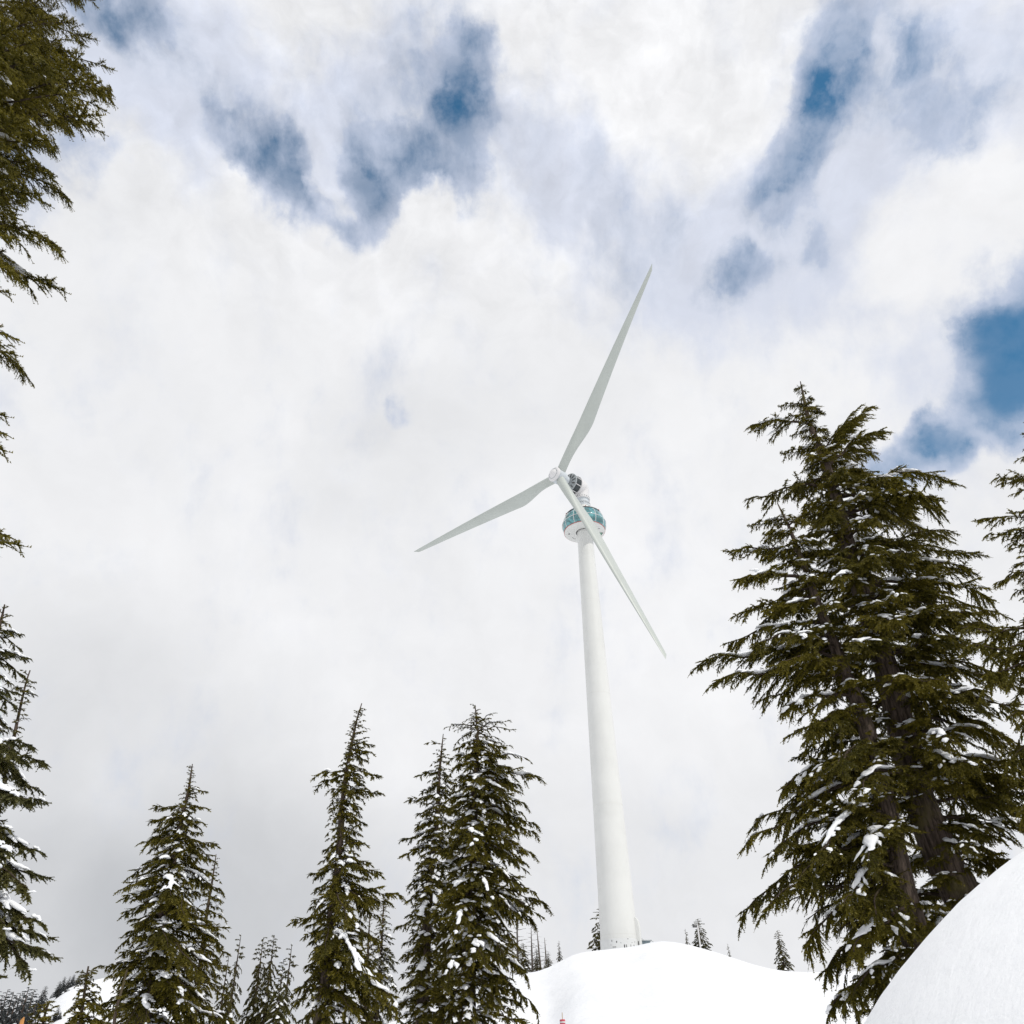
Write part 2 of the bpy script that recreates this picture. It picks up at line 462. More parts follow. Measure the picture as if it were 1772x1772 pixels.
def H(h): return h                                         # heights above the snow line
b_ = MB()
prof = [(1.98, -3.0)]
for i in range(41):
    h = -1.0 + i * (51.9 + 1) / 40
    u = max(h, 0) / 51.9
    prof.append((1.97 - (1.97 - 1.03) * (u ** .93), h))
b_.lathe(prof, 96)
b_.done('tower', M['white'], tur, sharp=40)
for hh in (1.25, 14.3, 27.4, 40.2):
    u = hh / 51.9; r = 1.97 - (1.97 - 1.03) * (u ** .93)
    s_ = MB(); s_.lathe([(r - .01, hh - .03), (r + .006, hh - .028), (r + .006, hh + .028), (r - .01, hh + .03)], 96, cap=False)
    s_.done('weld_seam', M['seam'], tur)
# pale band with small openings round the foot
s_ = MB(); s_.lathe([(1.96, -1.5), (2.0, -1.5), (2.0, .82), (1.96, .84)], 96, cap=False); band = s_.done('base_band', M['bandblue'], tur)
for (adeg, hh, w, h_) in ((-118, .62, .09, .2), (-104, .5, .14, .2), (-122, .25, .05, .1), (-92, .40, .07, .09), (-82, .10, .17, .34), (-76, .1, .1, .34), (-70, .75, .1, .1), (-62, .12, .08, .3), (-57, .42, .05, .12), (-50, .12, .13, .3), (-45, .5, .07, .14), (-112, .05, .5, .07)):
    a = math.radians(adeg); q = MB()
    q.box((1.985 * math.cos(a), 1.985 * math.sin(a), hh), (.05, w * .7, h_ * .8), Matrix.Rotation(a, 3, 'Z'))
    q.done('opening', M['line'], band, smooth=False)
# entrance housing: a rounded white box standing against the right of the tower
q = MB(); ea = math.radians(-14); Rz = Matrix.Rotation(ea, 3, 'Z')
prof2 = [(-1.5, .34), (1.9, .34), (2.45, .28), (2.75, .14), (2.85, .02)]
V = []; F = []
for (h, dd) in prof2:
    for (x, y) in ((1.6, -.62), (1.88 + dd, -.62), (1.94 + dd, -.5), (1.94 + dd, .5), (1.88 + dd, .62), (1.6, .62)):
        V.append(Rz @ Vector((x, y, h)))
for i in range(len(prof2) - 1):
    for k in range(6): F.append((i * 6 + k, i * 6 + (k + 1) % 6, (i + 1) * 6 + (k + 1) % 6, (i + 1) * 6 + k))
F.append(tuple(range((len(prof2) - 1) * 6, len(prof2) * 6)))
q.add(V, F); ent = q.done('entrance_housing', M['white'], tur)
q = MB(); q.box(Rz @ Vector((2.05, -.64, .35)), (.10, .03, .5), Rz); q.done('door_gap', M['line'], ent, smooth=False)

# viewing pod
P0 = 51.1
q = MB(); q.lathe([(1.16, P0 + .03), (1.16, P0 - .02), (2.0, P0 - .05), (2.72, P0 - .03), (2.80, P0 + .02), (2.80, P0 + .10), (2.6, P0 + .2), (1.16, P0 + .2)], 72, cap=False)
und = q.done('underside', M['hub'], tur, sharp=30)
und.data.materials[0] = M['white']
q = MB(); q.lathe([(1.20, P0 - .035), (1.12, P0 - .045), (1.10, P0 + .02), (1.20, P0 + .02)], 72, cap=False); q.done('gap_ring', M['line'], und)
q = MB(); q.lathe([(2.795, P0 + .05), (2.85, P0 + .05), (2.86, P0 + .125), (2.80, P0 + .13)], 96, cap=False); q.done('rim', M['red'], tur)
va = math.atan2(-TB.y, -TB.x)                               # towards the camera


def disc_pt(cx, cy):
    """Point on the pod underside seen at crop pixel."""
    d = Vector(ray(cx, cy)); t_ = (TZ + P0 - .05) / d.z; p = d * t_
    return Vector((p.x - TB.x, p.y - TB.y, P0 - .05))


gp = disc_pt(1037.5, 924.5)
pa = math.atan2(gp.y, gp.x); Rg = Matrix.Rotation(pa, 3, 'Z')
q = MB(); q.box(gp, (.62, 1.0, .06), Rg); q.done('floor_window', M['greenglass'], und, smooth=False)
q = MB()
for sx, sy, lx, ly in ((0, .52, .7, .05), (0, -.52, .7, .05), (.34, 0, .05, 1.09), (-.34, 0, .05, 1.09)): q.box(gp + Rg @ Vector((sx, sy, -.01)), (lx, ly, .07), Rg)
q.done('floor_window_frame', M['hub'], und, smooth=False)
for (cx, cy) in ((985, 924), (1042.5, 922)):
    p = disc_pt(cx, cy); q = MB(); q.lathe([(.10, -.06), (.10, .02)], 16, Matrix.Translation(p)); q.done('downlight', M['line'], und)
for (pts) in (((1028, 912.5), (1033, 915.5), (1036, 914.8), (1038, 914)), ((990, 930), (993, 932), (996, 932.5))):
    q = MB(); q.tube([disc_pt(*p) - Vector((0, 0, .01)) for p in pts], .025, 6); q.done('panel_seam', M['line'], und)

gl = [(2.80, P0 + .12), (2.95, P0 + .45), (3.03, P0 + .85), (3.03, P0 + 1.25), (2.93, P0 + 1.75), (2.74, P0 + 2.2), (2.50, P0 + 2.58)]
NP = 12; a_off = va + math.radians(4)


def gprof(u):
    k = u * (len(gl) - 1); i = min(int(k), len(gl) - 2); f = k - i
    return (gl[i][0] * (1 - f) + gl[i + 1][0] * f, gl[i][1] * (1 - f) + gl[i + 1][1] * f)


MID = .50
for k in range(NP):
    a0 = a_off + 2 * math.pi * k / NP + .012; a1 = a_off + 2 * math.pi * (k + 1) / NP - .012
    for (u0, u1) in ((.005, MID - .012), (MID + .012, .995)):
        q = MB(); pr = [gprof(u0 + (u1 - u0) * j / 5) for j in range(6)]
        q.lathe(pr + [(r - .05, h) for (r, h) in reversed(pr)], 8, None, cap=False, a0=a0, a1=a1)
        q.done('glass_pane', M['glass'], tur, sharp=50)
q = MB()
for k in range(NP):
    a = a_off + 2 * math.pi * k / NP
    pts = [Vector((math.cos(a) * (gprof(u)[0] + .01), math.sin(a) * (gprof(u)[0] + .01), gprof(u)[1])) for u in np.linspace(0, 1, 13)]
    qq = MB(); qq.tube(pts, .042, 6); qq.done('mullion', M['hub'], tur)
r_, h_ = gprof(MID); qq = MB(); qq.tube([Vector((math.cos(a) * (r_ + .01), math.sin(a) * (r_ + .01), h_)) for a in np.linspace(0, 2 * math.pi, 73)], .04, 6, cap=False); qq.done('transom', M['hub'], tur)
q = MB(); q.lathe([(2.50, P0 + 2.56), (2.56, P0 + 2.60), (2.54, P0 + 2.72), (2.47, P0 + 2.74)], 96, cap=False); q.done('pod_top_rim', M['line'], tur)
q = MB(); q.lathe([(2.47, P0 + 2.72), (2.2, P0 + 2.98), (1.7, P0 + 3.25), (1.25, P0 + 3.5), (1.02, P0 + 3.9), (.98, P0 + 4.15)], 72, cap=False); q.done('pod_roof', M['white'], tur, sharp=60)
# interior shades and people-sized furniture behind the glass: one core column
q = MB(); q.lathe([(1.2, P0 + .2), (1.25, P0 + 2.6)], 40, cap=False); q.done('pod_core', M['hub'], tur)
for (adeg) in (10, 62, -70, 120):
    a = va + math.radians(adeg); p = Vector((math.cos(a) * 2.50, math.sin(a) * 2.50, P0 + 2.74))
    q = MB(); q.tube([p, p + Vector((0, 0, .08))], .04, 6); q.tube([p + Vector((0, 0, .07)), p + Vector((0, 0, .14))], .06, 8); q.done('roof_light', M['red'], tur)

# yaw collar with ladder ring and bolts
q = MB(); q.lathe([(.98, P0 + 4.1), (1.04, P0 + 4.15), (1.04, P0 + 4.35), (.97, P0 + 4.4), (.97, P0 + 5.35), (1.0, P0 + 5.4)], 60, cap=False); q.done('yaw_collar', M['collar'], tur, sharp=30)
q = MB()
for k in range(26):
    a = 2 * math.pi * k / 26; a2 = a + 2 * math.pi / 26
    z0, z1 = P0 + 4.45, P0 + 4.72
    q.tube([Vector((1.1 * math.cos(a), 1.1 * math.sin(a), z0)), Vector((1.1 * math.cos(a2), 1.1 * math.sin(a2), z1))], .025, 4)
    q.tube([Vector((1.1 * math.cos(a), 1.1 * math.sin(a), z1)), Vector((1.1 * math.cos(a2), 1.1 * math.sin(a2), z0))], .025, 4)
o = q.done('lattice_ring', M['steel'], tur, smooth=False)
q = MB(); q.lathe([(1.0, P0 + 5.38), (1.14, P0 + 5.40), (1.14, P0 + 5.52), (1.0, P0 + 5.56)], 60, cap=False); fl = q.done('yaw_flange', M['hub'], tur, sharp=30)
for k in range(20):
    a = 2 * math.pi * k / 20; q = MB(); q.box((1.1 * math.cos(a), 1.1 * math.sin(a), P0 + 5.62), (.10, .10, .16), Matrix.Rotation(a, 3, 'Z')); q.done('bolt', M['steel'], fl, smooth=False)

# nacelle neck: curves from the collar forward to the generator
HZ = HUB.z - TZ
axh = Vector((ax.x, ax.y, 0)).normalized()
n0 = Vector((0, 0, P0 + 5.4)); n3 = axh * 1.25 + Vector((0, 0, HZ - .02))
pts = []; rad = []
for i in range(22):
    t_ = i / 21
    p = n0 * (1 - t_) ** 3 + (n0 + Vector((0, 0, 2.1))) * 3 * t_ * (1 - t_) ** 2 + (n3 - axh * 1.5) * 3 * t_ ** 2 * (1 - t_) + n3 * t_ ** 3
    pts.append(p); rad.append(1.02 + .32 * smooth01(t_ * 1.15))
q = MB(); q.tube(pts, rad, 40); nac = q.done('nacelle', M['hub'], tur, sharp=50)
# frame of the generator axis
zq = ax.to_track_quat('Z', 'Y').to_matrix().to_4x4()


def AX(s): return Matrix.Translation(Vector((HUB.x - TB.x, HUB.y - TB.y, HZ)) - ax * (OVER - s)) @ zq     # local +Z along the rotor axis, s metres from the tower axis


q = MB(); q.lathe([(1.30, 0), (1.46, .02), (1.48, .14), (1.36, .16)], 60, AX(1.2)); q.done('rear_ring', M['hub'], nac, sharp=30)
gen = MB(); gen.lathe([(1.34, .1), (1.38, .3), (1.40, 1.1), (1.36, 1.25)], 60, AX(1.2)); gen = gen.done('generator', M['dark'], tur)
q = MB(); q.lathe([(1.30, 1.16), (1.46, 1.18), (1.46, 1.32), (1.2, 1.36), (.7, 1.40)], 60, AX(1.2)); q.done('front_ring', M['steel'], gen, sharp=30)
for k in range(8):
    a = 2 * math.pi * (k + .3) / 8
    q = MB(); q.box(AX(1.2) @ Vector((1.40 * math.cos(a), 1.40 * math.sin(a), .66)), (.09, .10, 1.1), (zq @ Matrix.Rotation(a, 4, 'Z')).to_3x3()); q.done('rib', M['hub'], gen, smooth=False)
for k in range(12):
    a = 2 * math.pi * k / 12
    q = MB(); q.box(AX(1.2) @ Vector((1.05 * math.cos(a), 1.05 * math.sin(a), 1.40)), (.55, .12, .12), (zq @ Matrix.Rotation(a, 4, 'Z')).to_3x3()); q.done('brake_lug', M['line'], gen, smooth=False)
# wind vane and lightning rod on the nacelle
top = Vector((0, 0, HZ + 1.15)) + axh * .35
q = MB(); q.tube([top, top + Vector((0, 0, 1.1))], .035, 6); q.tube([top + Vector((-.25, .2, .75)), top + Vector((.25, -.2, .75))], .03, 6); q.done('anemometer', M['steel'], nac)
q = MB(); tp = top - axh * .75 + Vector((.0, 0, -.15)); q.tube([tp, tp + Vector((0, 0, .8)), tp + Vector((.1, 0, .9))], .03, 6); q.tube([tp + Vector((0, 0, .5)), tp + Vector((.45, .1, .62))], .05, 6); q.done('wind_vane', M['steel'], nac)
# hub and spinner
q = MB(); q.lathe([(.72, -1.5), (.74, -1.05), (1.0, -.85), (1.06, 0), (1.0, .62), (.9, .72)], 48, AX(OVER)); hub = q.done('hub', M['collar'], tur, sharp=40)
q = MB(); q.lathe([(.92, .66), (1.04, .70), (1.10, .80), (1.08, .90), (.98, 1.02), (.76, 1.12), (.74, 1.08), (.70, 1.13), (.55, 1.30), (.30, 1.42), (.05, 1.46)], 60, AX(OVER)); q.done('spinner', M['hub'], tur, sharp=24)
q = MB(); q.lathe([(.77, 1.10), (.80, 1.125), (.75, 1.14), (.72, 1.12)], 60, AX(OVER), cap=False); q.done('spinner_seam', M['steel'], tur)

# blades, feathered
HL = Vector((HUB.x - TB.x, HUB.y - TB.y, HZ))


def chord(u):   # u: 0 root .. 1 tip -> chord, thickness, offset of the leading edge from the pitch axis
    if u < .045: return 1.26, 1.26
    s = smooth01((u - .045) / .22)
    c = 1.26 + (2.62 - 1.26) * s
    th = 1.26 + (.62 - 1.26) * s
    if u > .265:
        v = (u - .265) / .735
        c = 2.62 - (2.62 - .60) * (v ** .95)
        if v > .955: c *= math.sqrt(max(0, 1 - ((v - .955) / .045) ** 2)) * .95 + .05
        th = .62 * (1 - v) ** .9 + .05
    return c, min(th, c)


for bi, (tx, ty) in enumerate(((1130, 458), (718, 956), (1155, 1141))):
    d = Vector(ray(tx, ty)); nrmx = ax
    # tip slightly upwind/downwind of the rotor plane: plane through the hub
    t_ = (HUB + ax * -.6).dot(nrmx) / d.dot(nrmx)
    tip = d * t_ - HUB
    L = tip.length; dr = tip.normalized()
    tang = dr.cross(ax).normalized()
    axp = tang.cross(dr).normalized()
    if axp.dot(ax) < 0: axp = -axp
    V = []; F = []; n = 28; NS = 46
    for i in range(NS):
        u = i / (NS - 1); u = u if i else 0
        c, th = chord(u)
        sm = smooth01((u - .03) / .24)
        tw = math.radians(-(4 + 7 * u))
        cd = (-axp * math.cos(tw) + tang * math.sin(tw)).normalized()       # leading edge -> trailing edge
        nd = dr.cross(cd).normalized()
        lead = -.63 + .35 * u
        ctr = HL + dr * (.55 + (L - .55) * u) + ax * (.5 * math.sin(math.pi * u) * 0.35)
        for k in range(n):
            a = 2 * math.pi * k / n
            cx = (1 - math.cos(a)) / 2                                      # 0 leading .. 1 trailing
            # circle -> aerofoil
            zc_ = math.sin(a) * .5 * th
            za = (1 if a < math.pi else -1) * 5 * th * (.2969 * math.sqrt(cx) - .126 * cx - .3516 * cx ** 2 + .2843 * cx ** 3 - .1036 * cx ** 4) * (1.15 if a < math.pi else .85)
            z = zc_ * (1 - sm) + za * sm
            V.append(ctr + cd * (lead + cx * c) + nd * z)
    for i in range(NS - 1):
        for k in range(n): F.append((i * n + k, i * n + (k + 1) % n, (i + 1) * n + (k + 1) % n, (i + 1) * n + k))
    F.append(tuple(range(n))); F.append(tuple(reversed([(NS - 1) * n + k for k in range(n)])))
    bl = build('blade', V, F, [M['blade']], tur, None, True, sharp=60)
    qd = dr.to_track_quat('Z', 'Y').to_matrix().to_4x4()
    q = MB(); q.lathe([(.66, .60), (.72, .62), (.72, .74), (.66, .76)], 40, Matrix.Translation(HL) @ qd, cap=False); q.done('root_ring', M['steel'], bl)
    q = MB(); q.lathe([(.84, .0), (.80, .66)], 40, Matrix.Translation(HL) @ qd, cap=False); q.done('blade_socket', M['collar'], hub)

# ------------------------------------------------------------------ conifers
UP = np.array([0, 0, 1.0])


def unit(v): return v / (np.linalg.norm(v) + 1e-9)


def rotz(v, a):
    c, s = math.cos(a), math.sin(a); return np.array([v[0] * c - v[1] * s, v[0] * s + v[1] * c, v[2]])


def branch_geo(seed, L, rise=.05, droop=.25, wid=.42, sec_gap=.13, twig_gap=.055, nk=8, ln=.042, w=.009, hang=.5, dens=1.0, limb_r=.03, base_bare=.10, twig_len=.17, thin_ok=True):
    """One conifer branch along +X: limb, side branches, twigs clothed with needles. Returns arrays."""
    R = np.random.default_rng(seed)
    N = 20; t = np.linspace(0, 1, N)
    ph = R.uniform(0, 6)
    limb = np.stack([L * t, L * (.05 * np.sin(t * 4 + ph) * t + .022 * np.sin(t * 11 + ph * 2) * t), L * (rise * t - droop * t ** 1.9 + .018 * np.sin(t * 9 + ph) + .010 * np.sin(t * 19 + 2 * ph))], 1)
    def lp(u):
        k = min(u, .999) * (N - 1); i = int(k); f = k - i
        return limb[i] * (1 - f) + limb[i + 1] * f, unit(limb[i + 1] - limb[i])
    tw_p, tw_d, tw_l, tw_e = [], [], [], []
    secs = []
    u = base_bare
    side = 1
    while u < .985:
        p, d = lp(u)
        side = -side
        f = (1 - u) ** .72 * min(1, (u + .12) / .38)
        cl = .5 + .5 * math.sin(u * 17 / max(.8, L ** .3) + ph * 3)
        ls = L * wid * f * R.uniform(.35, 1.2) * (.55 + .6 * cl) + .09
        ang = R.uniform(.50, 1.20) * (1 - .25 * u)
        if R.random() < dens * (.62 + .38 * cl):
            sdv = rotz(d, side * ang); sdv[2] += R.uniform(-.22, .20)
            secs.append((p, unit(sdv), ls, u, side))
        if R.random() < .30 * dens:                      # short one hanging below
            sdv = rotz(d, side * R.uniform(0, .9)); sdv[2] -= R.uniform(.5, 1.0)
            secs.append((p, unit(sdv), ls * .45, u, side))
        u += sec_gap / L * R.uniform(.7, 1.3) * .55
    secs.append((limb[-2], unit(limb[-1] - limb[-2]), .12 + .08 * L, 1.0, 1))
    VT, FT = [], []
    base = 0
    wood_paths = []
    for (p, d, ls, u, side) in secs:
        sdp = hang * R.uniform(-.15, .95); bend = R.normal(0, .16)
        K = 5; pts = []
        for k in range(K + 1):
            q = k / K; pts.append(p + rotz(d, bend * q * 2) * ls * q + np.array([0, 0, -1]) * ls * sdp * q ** 1.7)
        wood_paths.append((np.array(pts), limb_r * .32 * (.4 + .6 * (1 - u))))
        nt_ = max(2, int(ls / twig_gap))
        sgn = 1
        for k in range(nt_):
            q = (k + R.uniform(.2, .9)) / nt_
            kk = q * K; i = min(int(kk), K - 1); f = kk - i
            pp = pts[i] * (1 - f) + pts[i + 1] * f; dd = unit(pts[i + 1] - pts[i])
            for sgn in (1, -1):
                if R.random() > .88: continue
                tl = twig_len * (.45 + .75 * (1 - q)) * R.uniform(.4, 1.4) * min(1, ls / (twig_len * 2.2) + .35)
                v = rotz(dd, sgn * R.uniform(.35, 1.15)); v[2] += R.normal(0, .22) - hang * R.uniform(-.15, .85); v = unit(v)
                tw_p.append(pp); tw_d.append(v); tw_l.append(tl); tw_e.append(q * .5 + .3 * R.random())
        tw_p.append(pts[-2]); tw_d.append(unit(pts[-1] - pts[-2])); tw_l.append(np.linalg.norm(pts[-1] - pts[-2]) + twig_len * .5); tw_e.append(.9)
        # needles also along the side branch
        for k in range(K):
            tw_p.append(pts[k]); tw_d.append(unit(pts[k + 1] - pts[k])); tw_l.append(np.linalg.norm(pts[k + 1] - pts[k])); tw_e.append(.2)
    P = np.array(tw_p); D = np.array(tw_d); TL = np.array(tw_l); E = np.clip(np.array(tw_e), 0, 1)
    n = len(P)
    # perpendicular frame, flat in the spray
    S = np.cross(D, UP); S /= (np.linalg.norm(S, axis=1, keepdims=True) + 1e-6); Un = np.cross(S, D)
    tris = []
    tones = []
    for k in range(nk):
        uu = (k + R.uniform(0, 1, n)) / nk
        pos = P + D * (TL * uu)[:, None] + np.array([0, 0, -1]) * (TL * .18 * hang * uu ** 2)[:, None]
        sg = 1 if k % 2 else -1
        a = R.normal(0, .55, n)
        perp = S * (sg * np.cos(a))[:, None] + Un * np.sin(a)[:, None]
        fw = R.uniform(.35, .9, n)[:, None]
        nd = D * fw + perp * (1 - .35 * fw); nd /= np.linalg.norm(nd, axis=1, keepdims=True)
        l_ = (ln * R.uniform(.7, 1.3, n) * (1 - .35 * uu))[:, None]
        sd_ = np.cross(nd, R.normal(0, 1, (n, 3))); sd_ /= (np.linalg.norm(sd_, axis=1, keepdims=True) + 1e-6)
        ww = w * R.uniform(.8, 1.3, n)[:, None]
        tris.append(np.stack([pos - sd_ * ww, pos + sd_ * ww, pos + nd * l_], 1)); tones.append(E * (.5 + .5 * uu))
    # a pair of slim blades as the twig's body
    bw = (w * 1.35)
    for ax_ in (S, Un):
        e = P + D * (TL * 1.03)[:, None] + np.array([0, 0, -1]) * (TL * .18 * hang)[:, None]
        tris.append(np.stack([P - ax_ * bw, P + ax_ * bw, e], 1)); tones.append(E * .4)
    T = np.concatenate(tris); tone = np.concatenate(tones)
    V = T.reshape(-1, 3); F = np.arange(len(V)).reshape(-1, 3)
    # wood
    WV, WF = [], []
    def tube3(pts, r0, r1, ns):
        k0 = len(WV); m_ = len(pts)
        for i, q in enumerate(pts):
            d_ = unit(pts[min(i + 1, m_ - 1)] - pts[max(i - 1, 0)]); s_ = unit(np.cross(d_, UP + .01)); u_ = np.cross(s_, d_)
            r = r0 + (r1 - r0) * i / (m_ - 1)
            for j in range(ns):
                a = 2 * math.pi * j / ns; WV.append(q + (s_ * math.cos(a) + u_ * math.sin(a)) * r)
        for i in range(m_ - 1):
            for j in range(ns):
                a, b2 = k0 + i * ns + j, k0 + i * ns + (j + 1) % ns; c, d2 = a + ns, b2 + ns
                WF.append((a, b2, d2)); WF.append((a, d2, c))
    tube3([limb[i] for i in range(0, N, 1)], limb_r, limb_r * .2, 6)
    for (pp, r) in wood_paths: tube3(list(pp[::2]) + [pp[-1]], r, r * .4, 3)
    WV = np.array(WV); WF = np.array(WF) + len(V)
    allV = np.concatenate([V, WV]); allF = np.concatenate([F, WF])
    fm = np.concatenate([np.zeros(len(F)), np.ones(len(WF))]); tn = np.concatenate([tone, np.zeros(len(WF))])
    return dict(V=allV, F=allF, fm=fm, tone=tn, limb=limb, secs=secs, tip=limb[-1] + unit(limb[-1] - limb[-2]) * (.10 + .05 * L))


def pad(VV, FF, path, w, h, R, nr=8):
    """A snow pad lofted along a path: rounded top, flat underside."""
    path = np.array(path); n = len(path); k0 = len(VV)
    ph = R.uniform(0, 6, 4)
    for i, p in enumerate(path):
        s = i / (n - 1); e = max(.03, math.sin(math.pi * min(max(s, .0), 1)) ** .45)
        ww = w * e * (1 + .30 * math.sin(s * 9 + ph[0]) + .18 * math.sin(s * 23 + ph[1])); hh = h * e * (1 + .28 * math.sin(s * 13 + ph[2]))
        d = unit(path[min(i + 1, n - 1)] - path[max(i - 1, 0)]); sd_ = unit(np.cross(d, UP))
        off = sd_ * w * .25 * math.sin(s * 7 + ph[3])
        for j in range(nr):
            a = 2 * math.pi * j / nr
            z = math.sin(a); z = z * (1.0 if z > 0 else .35)
            VV.append(p + off + sd_ * ww * math.cos(a) + UP * (hh * z))
    for i in range(n - 1):
        for j in range(nr):
            a, b2 = k0 + i * nr + j, k0 + i * nr + (j + 1) % nr
            FF.append((a, b2, b2 + nr, a + nr))
    FF.append(tuple(k0 + j for j in reversed(range(nr)))); FF.append(tuple(k0 + (n - 1) * nr + j for j in range(nr)))


def snow_geo(geo, seed, L, amount=1.0, size=1.0):
    R = np.random.default_rng(seed); limb = geo['limb']; N = len(limb)
    VV, FF = [], []
    def along(u0, u1, lift, m_=14):
        out = []
        for u in np.linspace(u0, u1, m_):
            k = u * (N - 1); i = min(int(k), N - 2); f = k - i
            out.append(limb[i] * (1 - f) + limb[i + 1] * f + UP * lift + R.normal(0, .006, 3))
        return out
    n1 = max(1, int(R.poisson(1.5 * amount)))
    for _ in range(n1):
        u0 = R.uniform(.12, .6); u1 = min(.93, u0 + R.uniform(.15, .45))
        pad(VV, FF, along(u0, u1, .05 * size), size * R.uniform(.06, .14), size * R.uniform(.035, .07), R)
    secs = [s for s in geo['secs'] if s[2] > .25]
    for _ in range(int(7 * amount)):
        if not secs: break
        p, d, ls, u, side = secs[R.integers(len(secs))]
        a0 = R.uniform(.05, .4); a1 = a0 + R.uniform(.3, .6)
        path = [p + d * ls * q + np.array([0, 0, -1]) * ls * .22 * q ** 1.7 + UP * .03 * size for q in np.linspace(a0, a1, 8)]
        pad(VV, FF, path, size * R.uniform(.03, .085), size * R.uniform(.02, .05), R, 7)
    for _ in range(int(3 * amount)):
        if not secs: break
        p, d, ls, u, side = secs[R.integers(len(secs))]
        q = R.uniform(.3, .9); c = p + d * ls * q + np.array([0, 0, -1]) * ls * .25 * q ** 1.7 + UP * .02
        e = unit(R.normal(0, 1, 3) * np.array([1, 1, .1])) * R.uniform(.03, .08) * size
        pad(VV, FF, [c - e, c - e * .5, c, c + e * .5, c + e], size * R.uniform(.02, .045), size * R.uniform(.015, .03), R, 6)
    return VV, FF


PROTO = {}


def make_set(key, n, Lr, mat, snow_amt, snow_size, **kw):
    snow_size *= .82
    lst = []
    for i in range(n):
        L = Lr[0] + (Lr[1] - Lr[0]) * i / max(1, n - 1)
        gg = branch_geo(hash_(key) + i * 17, L, **kw)
        o = build('branch', gg['V'], gg['F'], [M[mat], M['twig']], None, gg['fm'], False, gg['tone'], link=False)
        sn = []
        for k in range(2):
            VV, FF = snow_geo(gg, hash_(key) + i * 31 + k, L, snow_amt, snow_size)
            sn.append(build('snow', VV, FF, [M['bsnow']], None, None, True, link=False).data)
        lst.append(dict(L=float(np.linalg.norm(gg['tip'])), tip=Vector(gg['tip']), me=o.data, snow=sn))
        bpy.data.objects.remove(o)
    PROTO[key] = lst


def hash_(s): return sum(ord(c) * (i + 3) for i, c in enumerate(s)) * 13 % 100000


make_set('near_long', 3, (2.9, 3.8), 'hemlock', .9, 1.1, rise=.06, droop=.22, wid=.34, sec_gap=.12, twig_gap=.050, nk=12, ln=.034, w=.0065, hang=.35, limb_r=.035, twig_len=.17)
make_set('big_long', 7, (2.6, 3.6), 'hemlock', 1.5, 1.25, rise=.10, droop=.27, wid=.36, sec_gap=.14, twig_gap=.062, nk=8, ln=.050, w=.0115, hang=.75, limb_r=.045, twig_len=.20)
make_set('big_clump', 4, (1.6, 2.6), 'hemlock', 1.3, 1.25, rise=.22, droop=.34, wid=.58, sec_gap=.11, twig_gap=.055, nk=8, ln=.050, w=.0125, hang=1.0, limb_r=.045, twig_len=.22, base_bare=.3)
make_set('big_bare', 3, (1.4, 2.2), 'hemlock', .2, .8, rise=.05, droop=.25, wid=.45, sec_gap=.16, twig_gap=.16, nk=3, ln=.04, w=.006, hang=.9, limb_r=.04, twig_len=.12, base_bare=.05)
make_set('big_short', 3, (1.1, 1.7), 'hemlock', 1.0, 1.1, rise=.18, droop=.25, wid=.42, sec_gap=.12, twig_gap=.06, nk=8, ln=.050, w=.0115, hang=.6, limb_r=.025, twig_len=.17)
make_set('mid_long', 7, (1.6, 2.3), 'hemlock', 1.2, 1.2, rise=.05, droop=.30, wid=.36, sec_gap=.15, twig_gap=.075, nk=6, ln=.060, w=.014, hang=.65, limb_r=.028, twig_len=.19)
make_set('mid_short', 4, (.6, 1.2), 'hemlock', .8, 1.0, rise=.12, droop=.22, wid=.38, sec_gap=.13, twig_gap=.075, nk=6, ln=.055, w=.013, hang=.55, limb_r=.018, twig_len=.15)
make_set('mid_up', 2, (.5, .8), 'hemlock', .2, .6, rise=.20, droop=.12, wid=.30, sec_gap=.12, twig_gap=.08, nk=6, ln=.05, w=.011, hang=.3, limb_r=.014, twig_len=.10)
make_set('mid_bare', 4, (1.1, 2.0), 'hemlock', .5, .8, rise=.03, droop=.18, wid=.24, sec_gap=.24, twig_gap=.10, nk=5, ln=.05, w=.012, hang=.5, limb_r=.028, twig_len=.13, base_bare=.25)
make_set('fir_long', 5, (1.5, 2.4), 'fir', 2.0, 1.15, rise=.02, droop=.22, wid=.36, sec_gap=.14, twig_gap=.062, nk=8, ln=.045, w=.012, hang=.55, limb_r=.03, twig_len=.18)
make_set('fir_short', 2, (.7, 1.1), 'fir', 1.4, 1.2, rise=.06, droop=.18, wid=.40, sec_gap=.13, twig_gap=.065, nk=8, ln=.045, w=.012, hang=.4, limb_r=.02, twig_len=.15)


